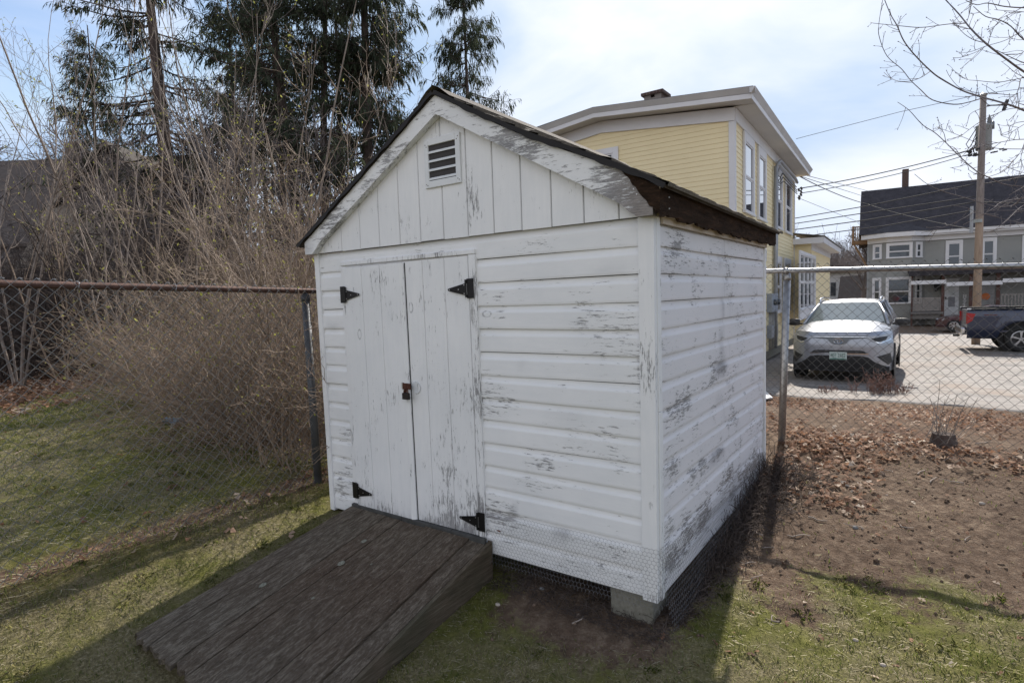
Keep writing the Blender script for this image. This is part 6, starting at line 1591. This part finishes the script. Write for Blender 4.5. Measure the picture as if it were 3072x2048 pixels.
# ------------------------------------------------------------------ grass, leaves, sticks
def surf(x, y): return gz(x, y)
k = NT('grass_blade', .75, .25); tn = k.attr('tone'); k.base(k.ramp(tn, [(0, (.10, .14, .032)), (.35, (.20, .22, .062)), (.6, (.36, .33, .15)), (1, (.62, .56, .43))])); k.b.inputs['Subsurface Weight'].default_value = 0; M_blade = k.m; translucent(M_blade, .5)
def blades(n, xr, yr, h, w, rg, dens=None, flat=.5, mask=grassy, thr=.15):
    x = rg.uniform(*xr, n); y = rg.uniform(*yr, n); g = mask(x, y); cl = .5+.5*np.sin(x*7+2*np.sin(y*5))*np.sin(y*8+1.5*np.sin(x*6)); keep = (g*(.35+.65*cl)+rg.normal(0, .08, n)) > rg.uniform(thr, 1.0, n)*.9
    inside_ = (x > -2.46) & (x < .02) & (y > -.02) & (y < 2.25)
    onramp = (x > XL-.01) & (x < XR+.03) & (y > -1.42) & (y < 0)
    keep &= ~inside_ & ~onramp; x, y = x[keep], y[keep]; n = len(x); z = surf(x, y); a = rg.uniform(0, 2*math.pi, n); fl = rg.random(n) < flat
    hh = h*rg.uniform(.4, 1.4, n); le = np.where(fl, rg.uniform(1.2, 3, n), rg.uniform(.1, .9, n)); up_ = np.where(fl, .25, 1.0)*hh; tone = np.clip(np.where(fl, rg.uniform(.55, 1.0, n), rg.uniform(.0, .6, n))+.12*np.sin(x*3)*np.sin(y*4), 0, 1)
    B0 = np.stack([x, y, z-.003], 1); dx = np.stack([np.cos(a), np.sin(a), 0*a], 1); px_ = np.stack([-np.sin(a), np.cos(a), 0*a], 1)*w
    mid = B0+dx*(hh*le*.45)[:, None]+np.array([0, 0, 1])*(up_*.75)[:, None]; tip = B0+dx*(hh*le)[:, None]+np.array([0, 0, 1])*up_[:, None]
    V = np.stack([B0-px_, B0+px_, mid+px_*.7, tip, mid-px_*.7], 1).reshape(-1, 3); F = (np.arange(n)*5)[:, None]+np.array([0, 1, 2, 3, 4])[None]
    return V, F, np.repeat(tone, 5)
rg = np.random.default_rng(90)
def tufts(nt, xr, yr, rg, thr=.3):
    cx = rg.uniform(*xr, nt); cy = rg.uniform(*yr, nt); kp = (grassy(cx, cy) > thr) & ~((cx > XL-.03) & (cx < XR+.04) & (cy > -1.45)) & ~((cx > -2.5) & (cx < .05) & (cy > -.03)); cx, cy = cx[kp], cy[kp]; m_ = 26; n = len(cx)*m_
    sc_ = np.repeat(rg.uniform(.5, 1.3, len(cx)), m_); x = np.repeat(cx, m_)+rg.normal(0, .022, n); y = np.repeat(cy, m_)+rg.normal(0, .022, n); a = rg.uniform(0, 6.28, n); hh = rg.uniform(.010, .027, n)*sc_; le = rg.uniform(.3, 1.3, n)
    z = surf(x, y); B0 = np.stack([x, y, z-.003], 1); dx = np.stack([np.cos(a), np.sin(a), 0*a], 1); px_ = np.stack([-np.sin(a), np.cos(a), 0*a], 1)*.0009; U = np.array([0, 0, 1])
    mid = B0+dx*(hh*le*.4)[:, None]+U*(hh*.7)[:, None]; tip = B0+dx*(hh*le)[:, None]+U*(hh*rg.uniform(.5, 1, n))[:, None]
    V = np.stack([B0-px_, B0+px_, mid+px_*.7, tip, mid-px_*.7], 1).reshape(-1, 3); return V, (np.arange(n)*5)[:, None]+np.array([0, 1, 2, 3, 4])[None], np.repeat(np.clip(np.repeat(rg.uniform(.15, .65, len(cx)), m_)+rg.normal(0, .12, n), 0, 1), 5)
gg = [tufts(420, (-2.85, 3.4), (-2.5, 1.0), rg), tufts(500, (-9, -2.9), (-4.2, 1.5), rg), tufts(26, (.3, 3.3), (.8, 2.7), rg, 0), blades(230000, (-2.85, 3.6), (-2.6, 1.3), .018, .0015, rg, flat=.55), blades(130000, (-9.5, -2.8), (-4.6, 2.6), .024, .0028, rg, flat=.55), blades(50000, (-14, -8), (-3, 5), .035, .006, rg, flat=.35), blades(9000, (.2, 3.5), (.9, 3.0), .02, .0022, rg, mask=lambda x, y: .12+0*x, thr=0), blades(3500, (-3.0, -2.6), (-3, .5), .034, .0020, rg, mask=lambda x, y: .7+0*x, thr=0)]
V, F = joinm([(g[0], g[1]) for g in gg]); o = fast_mesh('grass', V, F, M_blade, att={'tone': np.concatenate([g[2] for g in gg])}); tag(o, 'short patchy grass and dry straw covering the lawn', 'grass', None, 'stuff')
k = NT('dead_leaf', .8, .2); tn = k.attr('tone'); k.base(k.ramp(tn, [(0, (.060, .038, .028)), (.35, (.17, .092, .058)), (.65, (.33, .19, .12)), (1, (.55, .47, .38))])); M_leaf = k.m; translucent(M_leaf, .35)
def leaves(n, xr, yr, size, rg, mask=leafy, lift_=.02, thr=0):
    x = rg.uniform(*xr, n); y = rg.uniform(*yr, n); keep = mask(x, y) > rg.uniform(thr, 1, n); keep &= ~((x > -2.5) & (x < .03) & (y > -.05) & (y < 2.3)); x, y = x[keep], y[keep]; n = len(x)
    z = surf(x, y)+rg.uniform(.002, lift_, n); c = np.stack([x, y, z], 1); nrm = rg.normal(0, .45, (n, 3)); nrm[:, 2] = 1; nrm /= np.linalg.norm(nrm, axis=1, keepdims=True)
    a = np.cross(nrm, rg.normal(0, 1, (n, 3))); a /= np.linalg.norm(a, axis=1, keepdims=True); b = np.cross(nrm, a); s_ = (size*rg.uniform(.5, 1.3, n))[:, None]; cu = s_*rg.uniform(-.1, .7, (n, 1))
    pts = [c-a*s_, c-a*s_*.3+b*s_*.55+nrm*cu, c-a*s_*.0+b*s_*.35+nrm*cu*.6, c+a*s_*.35+b*s_*.60+nrm*cu, c+a*s_*1.05+nrm*cu*.3, c+a*s_*.4-b*s_*.55+nrm*cu, c-a*s_*.25-b*s_*.5+nrm*cu*.8]
    V = np.stack(pts, 1).reshape(-1, 3); i0 = (np.arange(n)*7)[:, None]; F = np.vstack([i0+np.array([[0, 1, 2, 6]]), i0+np.array([[2, 3, 4, 5]]), i0+np.array([[2, 5, 6, 6]])[:, :4]]); 
    F = np.vstack([i0+np.array([[0, 1, 2, 6]]), i0+np.array([[2, 3, 4, 5]])])
    return V, F, np.repeat(np.clip(rg.beta(2, 2.2, n)+.15*np.sin(x*2), 0, 1), 7)
rg = np.random.default_rng(91)
lv = [leaves(15000, (-2.4, 6.5), (2.5, 9.0), .030, rg, lift_=.035), leaves(1500, (.0, 3.2), (2.3, 3.6), .034, rg, lambda x, y: np.exp(-((y-3.0-.25*np.sin(2*x))/.3)**2)), leaves(1200, (.04, .8), (1.6, 3.6), .033, rg, lambda x, y: .5+0*x), leaves(450, (-.0, 2.6), (-.3, 2.6), .016, rg, lambda x, y: .5+0*x, .008)]
V, F = joinm([(g[0], g[1]) for g in lv]); o = fast_mesh('leaf_litter', V, F, M_leaf, att={'tone': np.concatenate([g[2] for g in lv])}); tag(o, 'brown fallen leaves lying along the bank behind the right hand fence', 'leaves', None, 'stuff')
lv = [leaves(16000, (-17, -8), (-1, 6), .055, rg, lift_=.05), leaves(7000, (-7.5, -2.95), (.2, 3.2), .035, rg, lift_=.04), leaves(500, (-9, -2.9), (-4, 1.0), .035, rg, lambda x, y: .35+0*x, .02), leaves(160, (-3.1, -2.2), (-2.4, -.2), .035, rg, lambda x, y: .5*np.exp(-((x+2.8)/.15)**2)+.05, .02)]
V, F = joinm([(g[0], g[1]) for g in lv]); o = fast_mesh('leaf_litter', V, F, M_leaf, att={'tone': np.concatenate([g[2] for g in lv])}); tag(o, 'rust brown fallen leaves along the far edge of the left lawn', 'leaves', None, 'stuff')
# little green weeds and pebbles of soil on the bare ground
k = NT('soil_crumb', .95, .1); k.base(k.ramp(k.noise(k.map(), 30, 3), [(.3, (.06, .042, .030)), (.6, (.16, .115, .085)), (.75, (.30, .24, .19))])); M_crumb = k.m
rg = np.random.default_rng(92); n = 9000; x = rg.uniform(-.9, 4.2, n); y = rg.uniform(-1.2, 3.2, n); kp = (grassy(x, y) < rg.uniform(.2, .9, n)) & ~((x > -2.45) & (x < .02) & (y > 0) & (y < 2.25)) & ~((x < XR+.04) & (y < 0)); x, y = x[kp], y[kp]; n = len(x); s_ = .002+.013*rg.random(n)**5
c = np.stack([x, y, surf(x, y)+s_*.2], 1); off = np.array([[1, 0, 0], [0, 1, 0], [-1, 0, 0], [0, -1, 0], [0, 0, 1], [0, 0, -1]], float); V = (c[:, None]+off[None]*s_[:, None, None]*rg.uniform(.5, 1.4, (n, 6, 1))).reshape(-1, 3); i0 = (np.arange(n)*6)[:, None]
F = np.vstack([i0+np.array([f]) for f in ((0, 1, 4), (1, 2, 4), (2, 3, 4), (3, 0, 4), (1, 0, 5), (2, 1, 5), (3, 2, 5), (0, 3, 5))]); o = fast_mesh('soil_crumbs', V, F, M_crumb); tag(o, 'small crumbs of bare soil scattered right of the shed', 'soil', None, 'stuff')
M_stick = bark_mat('grey_stick', (.16, .13, .11), (.42, .36, .31))
rg = np.random.default_rng(93)
st = [(2270, 1600, .09), (2400, 1610, .12), (2310, 1645, .08), (2560, 1580, .10), (2370, 1530, .09), (2760, 1420, .12), (2800, 1440, .14), (2520, 1360, .07), (2670, 1415, .06), (2330, 1500, .10), (2450, 1560, .12), (2715, 1585, .07), (2850, 1445, .16), (2680, 1300, .25), (2530, 1345, .18), (2380, 1370, .22), (2345, 1405, .10), (2265, 1735, .08), (2320, 1860, .07), (2950, 1330, .16), (2250, 1690, .09), (1740, 1860, .08), (1880, 1790, .10), (2440, 1480, .07), (2900, 1620, .06), (2210, 1560, .10)]
for i, (px, py, L) in enumerate(st):
    p = at(px, py, 1); d = p-CAM; zt_ = .12
    for _ in range(6): q = CAM+d*((zt_-CAM[2])/d[2]); zt_ = g1(q[0], q[1])
    a = rg.uniform(-.9, .9)+(.4 if i % 3 else 2.0); m = MB(); pts = [(q[0]+L*t_*math.cos(a)+.01*math.sin(t_*5+i), q[1]+L*t_*math.sin(a)+.012*math.sin(t_*7+i), 0) for t_ in np.linspace(-.5, .5, 6)]
    pts = [(x_, y_, g1(x_, y_)+.006+.004*abs(math.sin(j*2+i))) for j, (x_, y_, _) in enumerate(pts)]; m.tube(pts, np.linspace(.0042, .0018, 6)*rg.uniform(.7, 1.4), 6)
    tag(m.build('stick', M_stick, None, True), 'short pale dead stick lying on the ground near the right side of the shed', 'stick', 'dead sticks scattered on the bare ground')
M_stone = simple('pale_stone', (.38, .33, .28), .9, 0, .2, 20); M_gstone = simple('grey_stone', (.20, .20, .20), .9, 0, .2, 20)
for i, (px, py, s_, mt, lb) in enumerate(((1493, 1813, .016, M_stone, 'small pale stone on the soil beside the ramp'), (2565, 1583, .017, M_gstone, 'dark grey stone on the bare soil left of the grass tuft'), (2945, 1510, .018, M_stone, 'pale stone on the bare soil near the right edge'), (2650, 2000-5, .014, M_stone, 'white pebble in the grass at bottom right'),
                                       (2567, 1920, .014, M_stone, 'pale pebble in the lower right lawn'), (2137, 1702, .018, M_stone, 'pale stone in the shadow right of the shed corner'), (2660, 1485, .008, M_stone, 'tiny white pebble in the middle of the bare soil'), (1625, 1765, .015, M_gstone, 'dull stone in the shade under the front of the shed'))):
    d = ray(px, py); zt_ = .05
    for _ in range(6): q = CAM+d*((zt_-CAM[2])/d[2]); zt_ = g1(q[0], q[1])
    m = MB(); k_ = 8; V_ = []
    for r_, h in ((.7, -.4), (1.0, .0), (.85, .4), (.4, .62)): V_.append([(q[0]+s_*r_*(1+.2*math.sin(a*3+i))*math.cos(a), q[1]+s_*r_*math.sin(a)*.8, q[2]+s_*h) for a in list(np.arange(k_)*2*math.pi/k_)+[0]])
    m.grid(np.array(V_)); m.add(V_[-1][:-1], [tuple(range(k_))]); tag(m.build('stone', mt, None, True), lb, 'stone')
# fallen white board lying behind the shed
m = MB(); P = [at(*q, 9.4) for q in ((2255, 1150), (2317, 1195), (2275, 1203), (2225, 1160))]
bz = .02
P = []
for q in ((2270, 1150), (2318, 1195), (2255, 1204), (2225, 1158)):
    d = ray(*q); zt_ = .1
    for _ in range(8): w_ = CAM+d*((zt_-CAM[2])/d[2]); zt_ = g1(w_[0], w_[1])+.03
    P.append(w_)
m.prism(P, (0, 0, .02)); tag(m.build('white_board', simple('white_board', (.6, .6, .6), .6), None), 'white board lying on the leaves beyond the fence, behind the shed corner', 'board')
# cut stump with thin sprouts by the fence
d = ray(2830, 1335); zt_ = .2
for _ in range(8): q = CAM+d*((zt_-CAM[2])/d[2]); zt_ = g1(q[0], q[1])
ST = thing('tree_stump', 'low dark stump with thin upright sprouts at the edge of the fallen leaves', 'stump', tuple(q)); m = MB()
m.lathe([(.11, -.05), (.10, .02), (.085, .07), (.078, .10), (.0, .095)], tuple(q), 'z', 12); m.build('stump', M_sbark, ST); rg = np.random.default_rng(95); n = 22
P = lines(q[None]+rg.normal(0, .05, (n, 3))*np.array([1, 1, 0]), np.stack([rg.normal(0, .4, n), rg.normal(0, .4, n), np.ones(n)], 1), rg.uniform(.2, .55, n), 6, .05, .02, rg); V, F = tubes(P, np.full((n, 6), .0035)*np.linspace(1, .5, 6), 4); fast_mesh('sprouts', V, F, M_stick, ST)
# tangle of dead weeds against the side of the shed
rg = np.random.default_rng(96); n = 2600; y = rg.uniform(.05, 2.25, n); x = .03+np.abs(rg.normal(0, .11, n))*(.4+.5*y); O = np.stack([x, y, surf(x, y)], 1); D = np.stack([rg.normal(.1, .5, n), rg.normal(0, .6, n), rg.uniform(.2, 1.2, n)], 1)
P = lines(O, D, rg.uniform(.06, .22, n)*(.5+.35*y), 7, .28, -.12, rg); P[:, :, 0] = np.maximum(P[:, :, 0], .032); V, F = tubes(P, np.full((n, 7), .0016), 3); o = fast_mesh('dead_weeds', V, F, M_dtwig); tag(o, 'tangled dead weeds against the foot of the right side of the shed', 'weeds', None, 'stuff')
n = 1100; x = rg.uniform(-.95, .1, n); y = rg.uniform(-.12, .15, n); O = np.stack([x, y, surf(x, y)], 1); P = lines(O, np.stack([rg.normal(0, .8, n), rg.normal(-.2, .4, n), rg.uniform(.1, .6, n)], 1), rg.uniform(.04, .12, n), 6, .3, -.12, rg); V, F = tubes(P, np.full((n, 6), .0014), 3); o = fast_mesh('dry_roots', V, F, M_dtwig); tag(o, 'dry root tangle along the ground under the front of the shed', 'roots', None, 'stuff')
# dry reddish weeds at the edge of the driveway in front of the silver car
rg = np.random.default_rng(97); ps = []
for px, w_, nn_, L in ((2650, 40, 70, .42), (2620, 12, 14, .5), (2560, 10, 8, .35), (2700, 30, 20, .2), (2480, 30, 14, .18)):
    for i in range(nn_):
        d = ray(px+rg.normal(0, w_*.5), 1172+rg.normal(0, 3)); q = CAM+d*((-.30-CAM[2])/d[2]); ps.append((q[0], q[1], g1(q[0], q[1]), L))
ps = np.array(ps); n = len(ps); P = lines(ps[:, :3], np.stack([rg.normal(0, .35, n), rg.normal(0, .35, n), np.ones(n)], 1), ps[:, 3]*rg.uniform(.4, 1.1, n), 7, .12, 0, rg); C1, R1 = children(P, np.full((n, 7), .005), n*5, .10, .9, 3, .2, 0, rg, .3, .7)
V, F = joinm([tubes(P, np.full((n, 7), .004), 3), tubes(C1, np.full(R1.shape, .0035), 3)]); o = fast_mesh('dry_weeds', V, F, bark_mat('reddish_weed', (.14, .075, .06), (.26, .17, .14))); tag(o, 'dry reddish weeds at the driveway edge in front of the silver car', 'weeds', None, 'stuff')
# scrap of blue litter on the far side of the left lawn
q = at(530, 1255, 1); d = q-CAM; q = CAM+d*((.3-CAM[2])/d[2]); z_ = g1(q[0], q[1]); m = MB(); m.grid(np.array([[(q[0]+a*.16+.02*b, q[1]+b*.12, z_+.02+.03*math.sin(a*3+b*5)) for a in np.linspace(-1, 1, 7)] for b in np.linspace(-1, 1, 4)])); tag(m.build('litter', simple('blue_litter', (.12, .28, .42), .5), None), 'crumpled scrap of blue litter under the bushes beyond the left lawn', 'litter')
